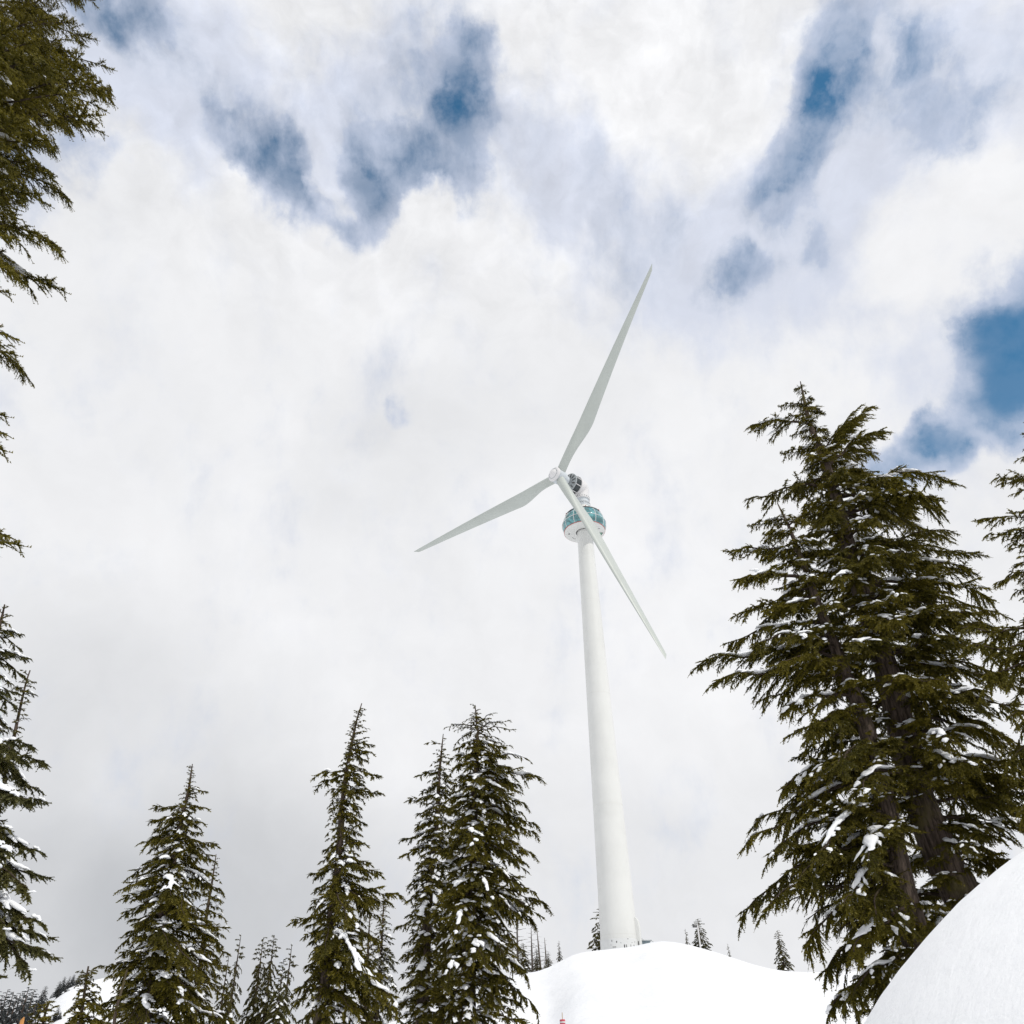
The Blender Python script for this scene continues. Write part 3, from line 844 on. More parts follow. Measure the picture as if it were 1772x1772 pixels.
def add_branch(tree, origin, base, tip, keys, rng, snow_p=.6, roll=.25, wide=1.0):
    """Hang a branch on the tree: from base to tip (world points)."""
    base = Vector(base); tip = Vector(tip); v = tip - base; L = v.length
    if L < .12: return None
    cand = sorted((p for k in keys for p in PROTO[k]), key=lambda p: abs(math.log(p['L'] / L)))[:4]
    pr = rng.choice(cand)
    s = L / pr['L']
    tv = pr['tip']
    pitch0 = math.atan2(tv.z, math.hypot(tv.x, tv.y)); yaw0 = math.atan2(tv.y, tv.x)
    pitch = math.atan2(v.z, math.hypot(v.x, v.y)); yaw = math.atan2(v.y, v.x)
    Rm = Matrix.Rotation(yaw, 4, 'Z') @ Matrix.Rotation(-(pitch - pitch0), 4, 'Y') @ Matrix.Rotation(rng.uniform(-roll, roll), 4, 'X') @ Matrix.Rotation(-yaw0, 4, 'Z')
    sw = s ** .6 * rng.uniform(.85, 1.15) * wide
    mat = Matrix.Translation(base - origin) @ Rm @ Matrix.Diagonal((s, sw, s ** .7, 1))
    o = bpy.data.objects.new('branch', pr['me']); COL.objects.link(o); o.parent = tree
    o.matrix_local = mat
    if rng.random() < snow_p:
        sn = bpy.data.objects.new('snow', rng.choice(pr['snow'])); COL.objects.link(sn); sn.parent = o
    return o


def conifer(label, Y, trunk, left, right, n, keys, seed, name='hemlock_tree', cat='tree', group=None, r0=.22, snow_p=.6, drop=.28, top_keys=('mid_up',), top_frac=.08, explicit=(),
            depth=.8, back=True, fill=1.0, wide=1.0, dense_low=1.0, azr=None, bare_top=0.0, bark='bark', jitter=.16, ext_down=2.0, clear=()):
    """trunk/left/right: photo pixels of the trunk and of the branch tips on both sides; Y: the plane the trunk stands in."""
    rng = random.Random(seed)
    T = [Vector(at(x, y, Y)) for (x, y) in trunk]                     # top -> bottom
    # extend to the ground
    last, prev = T[-1], T[-2]
    d = (last - prev).normalized(); d = (d + Vector((0, 0, -2.5))).normalized()
    gz = float(ground_z(last.x, last.y))
    if last.z > gz - .3:
        k = (last.z - gz + .4) / max(.2, -d.z); T.append(last + d * k)
    foot = T[-1].copy(); foot.z = float(ground_z(foot.x, foot.y))
    tree = empty(name, foot, label, cat, group)
    ztop, zbot = T[0].z, foot.z
    zs = [p.z for p in T]
    def tp(z):
        if z >= zs[0]: return T[0].copy()
        for i in range(len(T) - 1):
            if zs[i] >= z >= zs[i + 1]:
                f = (zs[i] - z) / (zs[i] - zs[i + 1] + 1e-9); return T[i].lerp(T[i + 1], f)
        return T[-1].copy()
    Hh = ztop - zbot
    # trunk mesh
    m_ = 40; pts = []; rad = []
    for i in range(m_ + 1):
        u = i / m_; z = ztop - Hh * u - (.5 if i == m_ else 0)
        p = tp(z); p.z = z
        pts.append(p - foot + Vector((.02 * math.sin(u * 19 + seed), .02 * math.cos(u * 23 + seed), 0)) * min(1, u * 4) * (r0 * 3))
        rad.append(.012 + r0 * u ** .85 * (1 + (.25 if u > .97 else 0)))
    q = MB(); q.tube(pts, rad, 14 if r0 > .2 else 8, wob=.16, rng=rng); q.done('trunk', M[bark], tree, sharp=70)
    # envelope in metres
    def env(side):
        out = []
        for (x, y) in side:
            p = Vector(at(x, y, Y)); c = tp(p.z); out.append((p.z, abs(p.x - c.x)))
        out.sort(); return np.array([o_[0] for o_ in out]), np.array([o_[1] for o_ in out])
    lz, lr = env(left); rz_, rr_ = env(right)
    ga = rng.uniform(0, 6)
    zlow = min(lz[0], rz_[0])
    span = ztop - (zlow - ext_down)
    cnt = 0
    for i in range(n):
        u = ((i + .5) / n) ** dense_low
        z = ztop - span * (.006 + .994 * u)
        ga += 2.39996 + rng.uniform(-.4, .4)
        az = ga % (2 * math.pi)
        cx, cy = math.cos(az), math.sin(az)
        if azr is not None and not (azr[0] <= math.cos(az - azr[1])): continue
        el = float(np.interp(z, lz, lr)); er = float(np.interp(z, rz_, rr_))
        if z < zlow: el *= 1.0
        w_ = (cx + 1) / 2
        rad_ = el * (1 - w_) + er * w_
        if abs(cx) < .6: rad_ = max(rad_, .8 * max(el, er)) * depth + .0
        Ln = rad_ * rng.uniform(1 - jitter * 1.8, 1 + jitter * .35) * fill
        if Ln < .10: Ln = .10 + rng.random() * .08
        dz = -drop * Ln * rng.uniform(.6 - jitter, 1.3 + jitter * 1.6)
        if u < top_frac: dz = Ln * rng.uniform(.1, .5)
        zb = z - dz
        if zb > ztop - .02: zb = ztop - .02 - rng.random() * .1
        if zb < zbot + .25: continue
        b0 = tp(zb); b0.z = zb
        tipv = Vector((b0.x + cx * Ln, b0.y + cy * Ln, zb + dz))
        if tipv.z < zbot + .1: continue
        if clear and cy < .1:
            hit = False
            for q in (.4, .7, 1.0):
                w3 = np.array(b0.lerp(tipv, q)); zz = w3 @ _F; sx_ = CEN + FPX * (w3 @ _R) / zz; sy_ = CEN - FPX * (w3 @ _U) / zz
                hit = hit or any(x0 < sx_ < x1 and y0 < sy_ < y1 for (x0, y0, x1, y1) in clear)
            if hit: continue
        kk = top_keys if (u < top_frac or Ln < .42) else (('mid_bare',) if u < bare_top else keys)
        add_branch(tree, foot, b0, tipv, kk, rng, snow_p * (.35 if u < top_frac * 2 else 1), wide=wide); cnt += 1
    for e in explicit:
        x, y = e[0], e[1]; dy = e[2] if len(e) > 2 else 0.0; dr_ = e[3] if len(e) > 3 else drop; kk = e[4] if len(e) > 4 else keys; sp = e[5] if len(e) > 5 else snow_p
        p = Vector(at(x, y, Y + dy)); c = tp(p.z); Ln = math.hypot(p.x - c.x, p.y - c.y)
        zb = min(p.z + dr_ * Ln, ztop - .05); c = tp(zb); c.z = zb
        add_branch(tree, foot, c, p, kk, rng, sp, roll=.12); cnt += 1
    return tree


BIG = ('big_long', 'big_clump', 'big_short'); MID = ('mid_long', 'mid_short'); FIR = ('fir_long', 'fir_short')

# the big old tree on the right: main trunk
CLR = ((1525, 1120, 1560, 1250), (1580, 1370, 1650, 1470), (1535, 1465, 1600, 1560))
conifer('biggest hemlock at right, thick brown trunk and snow laden drooping branches above the snow bank', 18.0,
        [(1385, 660), (1400, 730), (1440, 840), (1480, 980), (1528, 1150), (1560, 1260), (1590, 1373), (1625, 1476), (1660, 1545)],
        [(1372, 690), (1350, 730), (1345, 790), (1350, 850), (1370, 900), (1350, 960), (1350, 1050), (1360, 1130), (1400, 1240), (1420, 1350), (1440, 1450), (1470, 1550), (1480, 1650), (1450, 1760)],
        [(1400, 680), (1425, 720), (1460, 770), (1520, 800), (1600, 850), (1640, 900), (1660, 960), (1690, 1010), (1720, 1070), (1740, 1150), (1790, 1220), (1830, 1350), (1850, 1550)],
        195, BIG, 11, clear=CLR, r0=.46, snow_p=.75, drop=.22, top_keys=('big_short', 'mid_up'), top_frac=.05, depth=.85, jitter=.36, wide=1.2,
        explicit=[(1290, 738, 0, .0), (1283, 868, -.5, .30), (1345, 705, 0, .1), (1430, 715, 0, .15), (1408, 690, 0, -.2), (1536, 745, -.3, -.55), (1517, 697, .2, -1.0), (1520, 790, .4, -.2), (1490, 715, 0, -1.1),
                  (1668, 842, 0, .08), (1640, 885, -.8, .2), (1600, 860, .8, .1), (1652, 932, .8, .1), (1714, 962, 0, .12), (1692, 985, -.8, .2), (1752, 1062, 0, .2), (1735, 1090, -1, .3), (1772, 1112, .6, .25), (1750, 1140, -1.2, .3),
                  (1775, 1180, -.8, .25), (1785, 1240, 0, .3), (1772, 1290, -1.2, .3), (1790, 1350, 0, .3), (1765, 1400, .8, .3), (1745, 1450, -1, .35), (1790, 1440, 1, .3), (1740, 1500, .8, .3), (1700, 1530, 0, .35), (1450, 1000, -2.2, .3), (1580, 1030, -2.2, .3), (1520, 900, -1.8, .3), (1430, 890, -1.6, .3), (1470, 1120, -2.6, .3), (1640, 1180, -2.4, .3), (1670, 1290, -2.6, .35), (1500, 1390, -2.8, .35), (1700, 1330, -2.4, .35),
                  (1700, 1480, -1.5, .35), (1660, 1060, -1.6, .25), (1590, 960, -1.6, .25)],
        ext_down=1.5)
# second trunk to its left
conifer('slimmer hemlock growing just left of the biggest tree, long low branches reaching far left', 17.2,
        [(1345, 870), (1365, 910), (1392, 980), (1415, 1050), (1450, 1130), (1490, 1225), (1520, 1340), (1548, 1470), (1572, 1570), (1592, 1650)],
        [(1336, 890), (1310, 905), (1290, 940), (1275, 990), (1290, 1030), (1290, 1080), (1290, 1130), (1300, 1180), (1370, 1230), (1385, 1290), (1340, 1400), (1320, 1480), (1340, 1560), (1400, 1620), (1450, 1680), (1440, 1765)],
        [(1358, 900), (1385, 940), (1420, 1000), (1450, 1080), (1490, 1150), (1540, 1250), (1570, 1350), (1590, 1500), (1600, 1650)],
        158, BIG, 23, clear=CLR, r0=.33, snow_p=.7, drop=.24, top_keys=('mid_up',), top_frac=.06, jitter=.36, wide=1.2,
        explicit=[(1292, 912, 0, .15), (1250, 958, 0, -.02), (1268, 1008, -.4, .12), (1266, 1066, 0, .12), (1300, 1120, -.8, .2), (1187, 1162, 0, .08), (1215, 1190, -.7, .16), (1250, 1120, .6, .1), (1305, 1220, -.5, .35), (1352, 1238, -.8, .3),
                  (1275, 1478, 0, .45), (1290, 1440, .6, .4), (1320, 1500, -.8, .4), (1345, 1380, 0, .35), (1370, 1320, .5, .35), (1270, 1612, 0, .5), (1300, 1600, -.8, .5), (1390, 1650, -.5, .5), (1420, 1700, 0, .5), (1425, 1765, 0, .4), (1470, 1740, -1, .4),
                  (1400, 1480, -2, .4), (1450, 1580, -2, .4), (1380, 1540, -1.2, .4), (1440, 1330, -2.2, .35), (1390, 1270, -1.5, .3), (1500, 1500, -2.2, .4), (1340, 1150, -1.5, .2), (1480, 1660, -1.6, .4), (1520, 1600, -1.8, .4), (1322, 1548, .3, .1, ('big_bare',)), (1345, 1575, -.3, .2, ('big_bare',)), (1380, 1600, .2, .3, ('big_bare',)), (1440, 1620, -.5, .3, ('big_bare',)), (1400, 1560, -.8, .2, ('big_bare',)), (1480, 1130, -1, .1, ('big_bare',)), (1440, 1500, -1, .2, ('big_bare',))],
        ext_down=.8)
# olive tree entering from the right edge
conifer('olive hemlock whose long branch tips enter at the right edge over the snow bank', 14.0,
        [(1850, 800), (1900, 1100), (1950, 1300), (2000, 1500)],
        [(1840, 900), (1830, 1000), (1790, 1100), (1760, 1200), (1750, 1300), (1750, 1400), (1760, 1480)], [(1860, 900), (1950, 1100), (2050, 1300), (2100, 1500)],
        60, BIG, 37, r0=.2, snow_p=.1, drop=.3, top_keys=('mid_up', 'big_short'), ext_down=1.5,
        explicit=[(1642, 1092, -.5, -.02), (1655, 1125, -.8, .05), (1700, 1180, -.6, .15), (1732, 1250, -.6, .3), (1745, 1330, -.3, .4), (1725, 1150, .2, .1), (1760, 1420, 0, .4)])
conifer('dark hemlock cut off by the right edge, branch tips against the cloud', 22.0,
        [(1782, 700), (1800, 800), (1840, 1000), (1880, 1250)],
        [(1775, 730), (1765, 780), (1745, 830), (1725, 900), (1730, 960), (1735, 1020), (1770, 1150)], [(1800, 760), (1850, 900), (1900, 1100)],
        70, MID, 41, r0=.15, snow_p=.45, drop=.15, ext_down=.5,
        explicit=[(1766, 750, 0, -.3), (1757, 795, 0, 0), (1712, 832, 0, 0), (1725, 842, .6, .05), (1680, 905, 0, 0), (1700, 925, -.5, .12), (1745, 940, -.8, .1), (1716, 1015, 0, .25), (1735, 1000, .4, .1)])
# near tree at the left edge, high above the camera
conifer('nearest tree, its dark olive boughs hanging in from the upper left edge', 5.5,
        [(150, -260), (-20, 0), (-160, 190), (-311, 400), (-500, 660), (-697, 930)],
        [(100, -200), (-150, 0), (-500, 300), (-900, 700), (-1200, 1000)],
        [(190, -200), (165, -60), (170, 40), (200, 130), (210, 180), (110, 265), (110, 310), (95, 360), (70, 420), (20, 480), (-20, 560), (-20, 620), (-80, 720), (-100, 790), (-110, 900), (-160, 1000)],
        130, ('near_long',), 53, r0=.30, snow_p=.55, drop=.16, top_keys=('near_long', 'big_short'), top_frac=.02, azr=(-.35, 0.0), jitter=.2, ext_down=1.0, depth=.7,
        explicit=[(222, 178, 0, .18), (206, 122, .4, .05), (172, 62, .3, 0), (150, 2, 0, 0), (140, 34, -.5, .1), (190, 205, -.5, .2), (120, 270, .2, .15), (118, 302, -.4, .15), (100, 350, .3, .2), (135, 442, 0, .25), (66, 486, -.3, .2), (46, 576, 0, .1), (40, 604, -.2, .2),
                  (24, 712, .2, .05), (22, 770, 0, .15), (42, 934, 0, .05), (55, 942, .4, .02), (48, 925, -.4, .05), (30, 742, 0, .1), (150, 160, -.9, .2), (120, 120, -1.2, .2), (80, 60, -1.3, .2), (60, 200, -1.2, .2), (60, 300, -.9, .2), (40, 400, -.9, .2), (90, 230, -.6, .2), (60, 130, -1.4, .2), (30, 30, -1.5, .2), (40, 350, 0, .2), (100, 20, -.8, .1), (205, 160, -.4, .1), (195, 190, .4, .2), (180, 140, .5, .1), (170, 205, -.2, .25), (150, 110, .3, .05), (130, 150, .6, .15), (140, 190, .4, .2), (100, 90, .4, .1), (90, 170, .3, .2), (60, 100, .5, .1), (50, 250, .4, .2), (80, 330, -.6, .2), (60, 400, .4, .25), (40, 450, .3, .2), (30, 500, 0, .2)])
# tree at left edge
conifer('tall fir at the lower left edge with clumps of snow on its greyish foliage', 14.0,
        [(8, 1046), (2, 1075), (-25, 1150), (-60, 1240), (-115, 1400), (-190, 1600), (-250, 1772)],
        [(0, 1060), (-60, 1150), (-180, 1350), (-330, 1600), (-430, 1772)],
        [(16, 1060), (28, 1090), (40, 1130), (42, 1160), (45, 1210), (52, 1260), (62, 1320), (68, 1385), (62, 1450), (78, 1520), (80, 1600), (82, 1640), (70, 1700), (40, 1760)],
        170, FIR, 67, name='fir_tree', r0=.26, snow_p=.9, drop=.30, top_frac=.05, azr=(-.5, 0.0), jitter=.22, ext_down=.4, depth=.75,
        explicit=[(45, 1094, 0, 0), (58, 1135, 0, .1), (66, 1290, 0, .1), (90, 1320, 0, .1), (90, 1386, 0, .15), (84, 1474, .3, .25), (90, 1520, 0, .3), (98, 1628, 0, .3), (92, 1605, -.4, .3), (88, 1660, -.4, .4), (70, 1690, -.5, .4), (60, 1550, -1, .3), (30, 1480, -1.2, .3), (40, 1380, -1, .3), (25, 1300, -1, .2), (25, 1620, -1.2, .4)])
conifer('thin fir top poking up beside the left edge tree, bare grey stem showing', 14.8,
        [(52, 1160), (45, 1180), (34, 1230), (15, 1320), (-15, 1450)],
        [(45, 1170), (28, 1185), (20, 1205), (15, 1260), (0, 1330)], [(56, 1168), (62, 1195), (62, 1210), (50, 1250), (60, 1320)],
        26, ('mid_short', 'fir_short'), 71, name='fir_tree', r0=.10, snow_p=.4, drop=.05, ext_down=0, explicit=[(63, 1178, 0, -.2), (64, 1200, 0, 0), (22, 1190, 0, -.1), (52, 1240, 0, -.3, ('mid_bare',))])
# left group
conifer('broad hemlock left of centre, narrow spire top and wide snow streaked skirt', 25.0,
        [(333, 1322), (326, 1370), (316, 1410), (303, 1470), (290, 1540), (270, 1640), (246, 1772)],
        [(328, 1335), (318, 1350), (312, 1375), (290, 1410), (262, 1420), (248, 1465), (225, 1530), (212, 1580), (205, 1640), (190, 1700), (170, 1772)],
        [(338, 1340), (345, 1365), (352, 1400), (350, 1430), (366, 1470), (372, 1500), (378, 1560), (385, 1610), (390, 1660), (400, 1720), (410, 1772)],
        210, MID, 83, r0=.24, snow_p=.62, drop=.34, top_frac=.10, ext_down=1.2, fill=.95,
        explicit=[(262, 1400, 0, .0), (256, 1424, 0, .2), (238, 1457, 0, .15), (198, 1541, 0, .25), (206, 1560, -.3, .3), (208, 1590, 0, .5), (200, 1640, .3, .5), (360, 1368, 0, 0), (362, 1398, 0, .0), (356, 1424, 0, .1), (378, 1466, 0, .2), (378, 1490, -.3, .3), (390, 1545, .2, .4), (400, 1603, 0, -.1),
                  (162, 1672, -.6, .05), (180, 1690, -.8, .2), (212, 1520, .3, .3), (300, 1560, -1.6, .5), (330, 1600, -1.6, .5), (290, 1650, -1.8, .5), (340, 1700, -1.8, .5)])
conifer('hemlock half hidden behind the right side of the broad spire topped hemlock', 29.0,
        [(374, 1478), (368, 1520), (355, 1600), (335, 1772)], [(368, 1490), (350, 1550), (330, 1650), (310, 1772)], [(380, 1492), (388, 1530), (394, 1565), (400, 1620), (404, 1700), (410, 1772)],
        90, MID, 89, r0=.15, snow_p=.6, drop=.3, ext_down=.6)
conifer('young hemlock with a nodding leader in front at the lower left', 13.0,
        [(153, 1672), (150, 1690), (146, 1720), (138, 1772)], [(149, 1680), (138, 1705), (122, 1740), (112, 1772)], [(157, 1682), (170, 1700), (196, 1740), (215, 1772)],
        60, MID, 97, r0=.05, snow_p=.15, drop=.35, ext_down=.8, explicit=[(140, 1675, 0, -.4, ('mid_up',)), (118, 1765, 0, .3), (125, 1740, 0, .35)])
# centre left
conifer('narrow hemlock with a thin bare leader leaning right, centre left', 20.0,
        [(626, 1217), (616, 1250), (606, 1300), (599, 1340), (592, 1400), (585, 1500), (576, 1560), (572, 1620), (562, 1700), (552, 1772)],
        [(622, 1230), (612, 1258), (604, 1285), (592, 1312), (575, 1345), (560, 1370), (562, 1405), (560, 1450), (556, 1475), (545, 1515), (530, 1570), (522, 1600), (535, 1640), (526, 1680), (520, 1740), (515, 1772)],
        [(630, 1230), (638, 1252), (642, 1285), (640, 1310), (640, 1345), (645, 1372), (630, 1420), (630, 1465), (640, 1500), (655, 1520), (668, 1560), (655, 1600), (655, 1650), (672, 1700), (690, 1750)],
        250, MID, 101, r0=.17, snow_p=.35, drop=.42, top_frac=.16, ext_down=1.2, wide=.85,
        explicit=[(612, 1252, 0, -.2, ('mid_up',)), (641, 1258, 0, 0, ('mid_bare',)), (634, 1228, 0, -.3, ('mid_up',)), (648, 1287, 0, .0), (648, 1302, 0, .1), (543, 1342, 0, .08), (547, 1362, .2, .25), (660, 1340, 0, .08), (666, 1374, 0, .08), (568, 1404, 0, .4), (636, 1424, 0, .3), (637, 1460, 0, .05), (556, 1475, 0, .6),
                  (532, 1514, 0, .1, MID, 1), (645, 1498, 0, .3, MID, 1), (662, 1518, -.2, .35, MID, 1), (500, 1600, 0, .22), (520, 1625, -.3, .4), (704, 1551, .3, .0), (680, 1560, 0, .1), (524, 1676, 0, .5), (600, 1600, -1.4, .6), (560, 1660, -1.4, .6), (640, 1700, -1.2, .7, MID, 1), (690, 1752, -.8, .6, MID, 1), (660, 1640, -.5, .6, MID, 1)])
conifer('snowy hemlock in the gap behind, between the narrow leaning hemlock and the twin topped pair', 32.0,
        [(665, 1552), (662, 1600), (656, 1700), (650, 1772)], [(660, 1565), (645, 1610), (632, 1660), (620, 1720), (610, 1772)], [(670, 1565), (685, 1610), (692, 1660), (700, 1720), (705, 1772)],
        100, FIR, 103, r0=.14, snow_p=.95, drop=.4, ext_down=.6)
conifer('small bare stemmed hemlock just right of the narrow leaning hemlock', 30.0,
        [(640, 1585), (637, 1640), (630, 1772)], [(635, 1600), (620, 1660), (605, 1772)], [(645, 1600), (655, 1660), (665, 1772)],
        60, MID, 104, r0=.13, snow_p=.7, drop=.35, ext_down=.4)
# centre pair
conifer('large full hemlock at centre with a forked ragged top and pale trunk, snow streaked', 24.0,
        [(822, 1220), (826, 1262), (824, 1340), (820, 1400), (820, 1500), (815, 1560), (812, 1640), (806, 1772)],
        [(818, 1228), (800, 1250), (785, 1275), (775, 1300), (770, 1340), (765, 1380), (758, 1430), (750, 1480), (745, 1540), (740, 1600), (730, 1680), (720, 1772)],
        [(828, 1226), (850, 1245), (870, 1270), (885, 1300), (905, 1335), (905, 1375), (912, 1410), (922, 1450), (920, 1490), (922, 1540), (935, 1580), (915, 1630), (905, 1680), (915, 1772)],
        250, MID, 107, r0=.27, snow_p=.72, drop=.36, top_frac=.04, bare_top=.14, ext_down=1.0, jitter=.2,
        explicit=[(814, 1218, 0, -.5, ('mid_up',)), (768, 1257, 0, .0, ('mid_bare',)), (785, 1262, .3, -.1, ('mid_bare',)), (885, 1242, 0, -.3, ('mid_bare',)), (893, 1262, 0, 0, ('mid_bare',)), (858, 1232, 0, -.6, ('mid_bare',)), (890, 1288, 0, .1, ('mid_bare',)), (922, 1318, 0, .15, ('mid_bare',)), (943, 1348, 0, .08), (906, 1369, 0, .3),
                  (918, 1396, 0, .3), (936, 1432, 0, .35), (934, 1450, .3, .4), (932, 1482, 0, .2), (916, 1499, 0, .35), (956, 1574, 0, .3), (944, 1588, -.3, .4), (930, 1601, 0, .4), (905, 1640, 0, .6), (920, 1700, 0, .7), (940, 1762, 0, .7), (905, 1725, .4, .7),
                  (820, 1480, -1.8, .6), (860, 1560, -1.6, .6), (790, 1620, -1.8, .6), (840, 1680, -1.8, .6), (880, 1660, -1.2, .6), (770, 1720, -1.8, .6), (760, 1560, -1.3, .5), (870, 1440, -1.1, .4)])
conifer('hemlock with its own lower spire, merged behind the left side of the large centre hemlock', 27.0,
        [(767, 1270), (762, 1320), (757, 1400), (746, 1500), (738, 1620), (728, 1772)],
        [(762, 1280), (748, 1310), (738, 1340), (722, 1380), (712, 1430), (705, 1480), (705, 1540), (700, 1600), (690, 1680), (680, 1772)],
        [(771, 1285), (785, 1320), (800, 1380), (810, 1450), (820, 1550), (830, 1700)],
        200, MID, 109, r0=.22, snow_p=.85, drop=.34, top_frac=.08, ext_down=1.0,
        explicit=[(736, 1286, 0, -.1, ('mid_up',)), (718, 1341, 0, .12), (702, 1388, 0, .15), (718, 1438, .3, .3), (690, 1456, 0, .2), (691, 1480, 0, .3), (705, 1532, 0, .35), (700, 1560, 0, .4), (680, 1610, 0, .4), (690, 1660, -.4, .5), (675, 1752, 0, .5), (720, 1600, -1.5, .5), (730, 1700, -1.5, .5), (725, 1500, -1.1, .4)])


# ------------------------------------------------------------------ small and far trees
def small_proto(seed, Hh, Rb, nb, mat, bare=0.0, snow=.0, lean=0.0, dead=False, one_sided=0, coarse=1.0):
    R = np.random.default_rng(seed); rng = random.Random(seed)
    VV, FF, TN = [], [], []; off = 0
    WV = []
    sn_v, sn_f = [], []
    lib = [branch_geo(seed * 7 + i, 1.0, rise=.1, droop=.3, wid=.42, sec_gap=.22, twig_gap=.12 * coarse, nk=3, ln=.11, w=.030 * coarse, hang=.6, limb_r=.02, twig_len=.22, dens=.9) for i in range(3)] if not dead else \
          [branch_geo(seed * 7 + i, 1.0, rise=.05, droop=.1, wid=.20, sec_gap=.45, twig_gap=.4, nk=1, ln=.03, w=.008, hang=.2, limb_r=.05, twig_len=.1, dens=.8) for i in range(3)]
    fms = []
    ga = 0
    for i in range(nb):
        u = (i + .5) / nb; z = Hh * (1 - .92 * u)
        ga += 2.4 + rng.uniform(-.4, .4)
        if u < bare and rng.random() < .5: continue
        L = Rb * (u ** .82) * rng.uniform(.6, 1.15) + .06 * Hh * .5
        if one_sided and math.cos(ga) * one_sided < -.2: L *= .25
        gg = rng.choice(lib)
        pit = -.35 if not dead else rng.uniform(-.3, .3)
        if u < .15: pit = .3
        Rm = np.array((Matrix.Rotation(ga, 3, 'Z') @ Matrix.Rotation(-pit, 3, 'Y')))
        V = gg['V'] * np.array([L, L, L]) @ Rm.T + np.array([lean * z, 0, z])
        VV.append(V); FF.append(gg['F'] + off); off += len(V); TN.append(gg['tone']); fms.append(gg['fm'])
        if snow and rng.random() < snow:
            c = np.array([lean * z, 0, z + .03]); d = Rm @ np.array([1, 0, -.08])
            path = [c + d * L * q + UP * .02 for q in np.linspace(rng.uniform(.1, .4), rng.uniform(.6, .9), 7)]
            pad(sn_v, sn_f, path, L * rng.uniform(.10, .2), L * rng.uniform(.06, .1), R, 6)
    crown = build('crown', np.concatenate(VV), np.concatenate(FF), [M[mat], M['twig' if not dead else 'deadwood']], None, np.concatenate(fms), False, np.concatenate(TN), link=False).data
    q = MB(); q.tube([(lean * Hh * k / 8, 0, Hh * k / 8 - (.4 if k == 0 else 0)) for k in range(9)], [.028 * Hh * (1 - k / 8) ** .8 * (.6 if not dead else .55) + .012 for k in range(9)], 7, wob=.2, rng=rng)
    tr = q.done('trunk', M['bark' if not dead else 'deadwood'], None).data
    bpy.data.objects.remove([o for o in bpy.data.objects if o.data == tr][0])
    sm = build('snow', sn_v, sn_f, [M['bsnow']], None, None, True, link=False).data if sn_v else None
    for o in [o for o in bpy.data.objects if o.data in (crown, sm) and not o.users_collection]: bpy.data.objects.remove(o)
    return dict(crown=crown, trunk=tr, snow=sm, H=Hh)


SP = {'a': small_proto(201, 5, 1.15, 90, 'hemlock_far', snow=.35), 'b': small_proto(202, 5, .85, 80, 'hemlock_far', snow=.25, bare=.25), 'c': small_proto(203, 5, 1.5, 90, 'fir', snow=.8),
      'dead': small_proto(204, 5, .9, 34, 'hemlock_far', dead=True), 'dead2': small_proto(205, 5, .6, 20, 'hemlock_far', dead=True, lean=.04), 'flag': small_proto(206, 5, 1.25, 60, 'hemlock_far', one_sided=-1, snow=.2),
      'ridge': small_proto(207, 5, 1.0, 60, 'ridge', snow=.2, coarse=1.4), 'ridge2': small_proto(208, 5, .75, 50, 'ridge', snow=.1, coarse=1.4)}


def plant(kind, px, ytop, ybot, dist, label, name='hemlock_tree', group=None, rot=None, wide=1.0):
    """A small tree whose top is seen at (px, ytop); its foot at the ground near ybot."""
    p = SP[kind]
    d = ray(px, ytop); s = dist / math.hypot(d[0], d[1]); top = d * s
    foot = ray(px, ybot); s2 = dist / math.hypot(foot[0], foot[1]); fz = foot[2] * s2
    gz = float(ground_z(top[0], top[1])); fz = min(gz, fz) if fz < gz + 3 else gz
    fz = min(fz, gz)
    Hh = top[2] - fz; sc_ = Hh / p['H']
    e = empty(name, (top[0], top[1], fz), label, 'tree', group)
    e.rotation_euler = (0, 0, rnd.uniform(0, 6.28) if rot is None else rot)
    Href = (ray(px, ytop)[2] * s - ray(px, ybot)[2] * s2)
    ws = wide * max(.5, min(1.6, (Href * .55 + Hh * .45) / Hh)) * sc_
    for nm in ('trunk', 'crown', 'snow'):
        if p[nm] is None: continue
        o = bpy.data.objects.new(nm, p[nm]); COL.objects.link(o); o.parent = e; o.scale = (ws, ws, sc_)
    return e


# young trees between the left and the narrow hemlock
plant('b', 417, 1618, 1790, 36, 'slender small hemlock right behind the broad spire topped hemlock', wide=.9)
plant('b', 396, 1655, 1790, 37, 'short small hemlock tucked against the right skirt of the broad spire topped hemlock')
plant('a', 456, 1622, 1800, 38, 'left one of two close topped snowy small hemlocks left of the narrow leaning hemlock', wide=.9)
plant('a', 475, 1618, 1800, 37, 'right one of two close topped snowy small hemlocks left of the narrow leaning hemlock', wide=.9)
plant('c', 491, 1660, 1800, 36, 'lowest snow clumped small fir in the gap left of the narrow leaning hemlock', 'fir_tree', wide=.85)
plant('b', 505, 1635, 1800, 38, 'small hemlock nearest the left side of the narrow leaning hemlock')
plant('c', 486, 1695, 1800, 30, 'stubby fir carrying one big white snow clump at the bottom edge', 'fir_tree', wide=1.1)
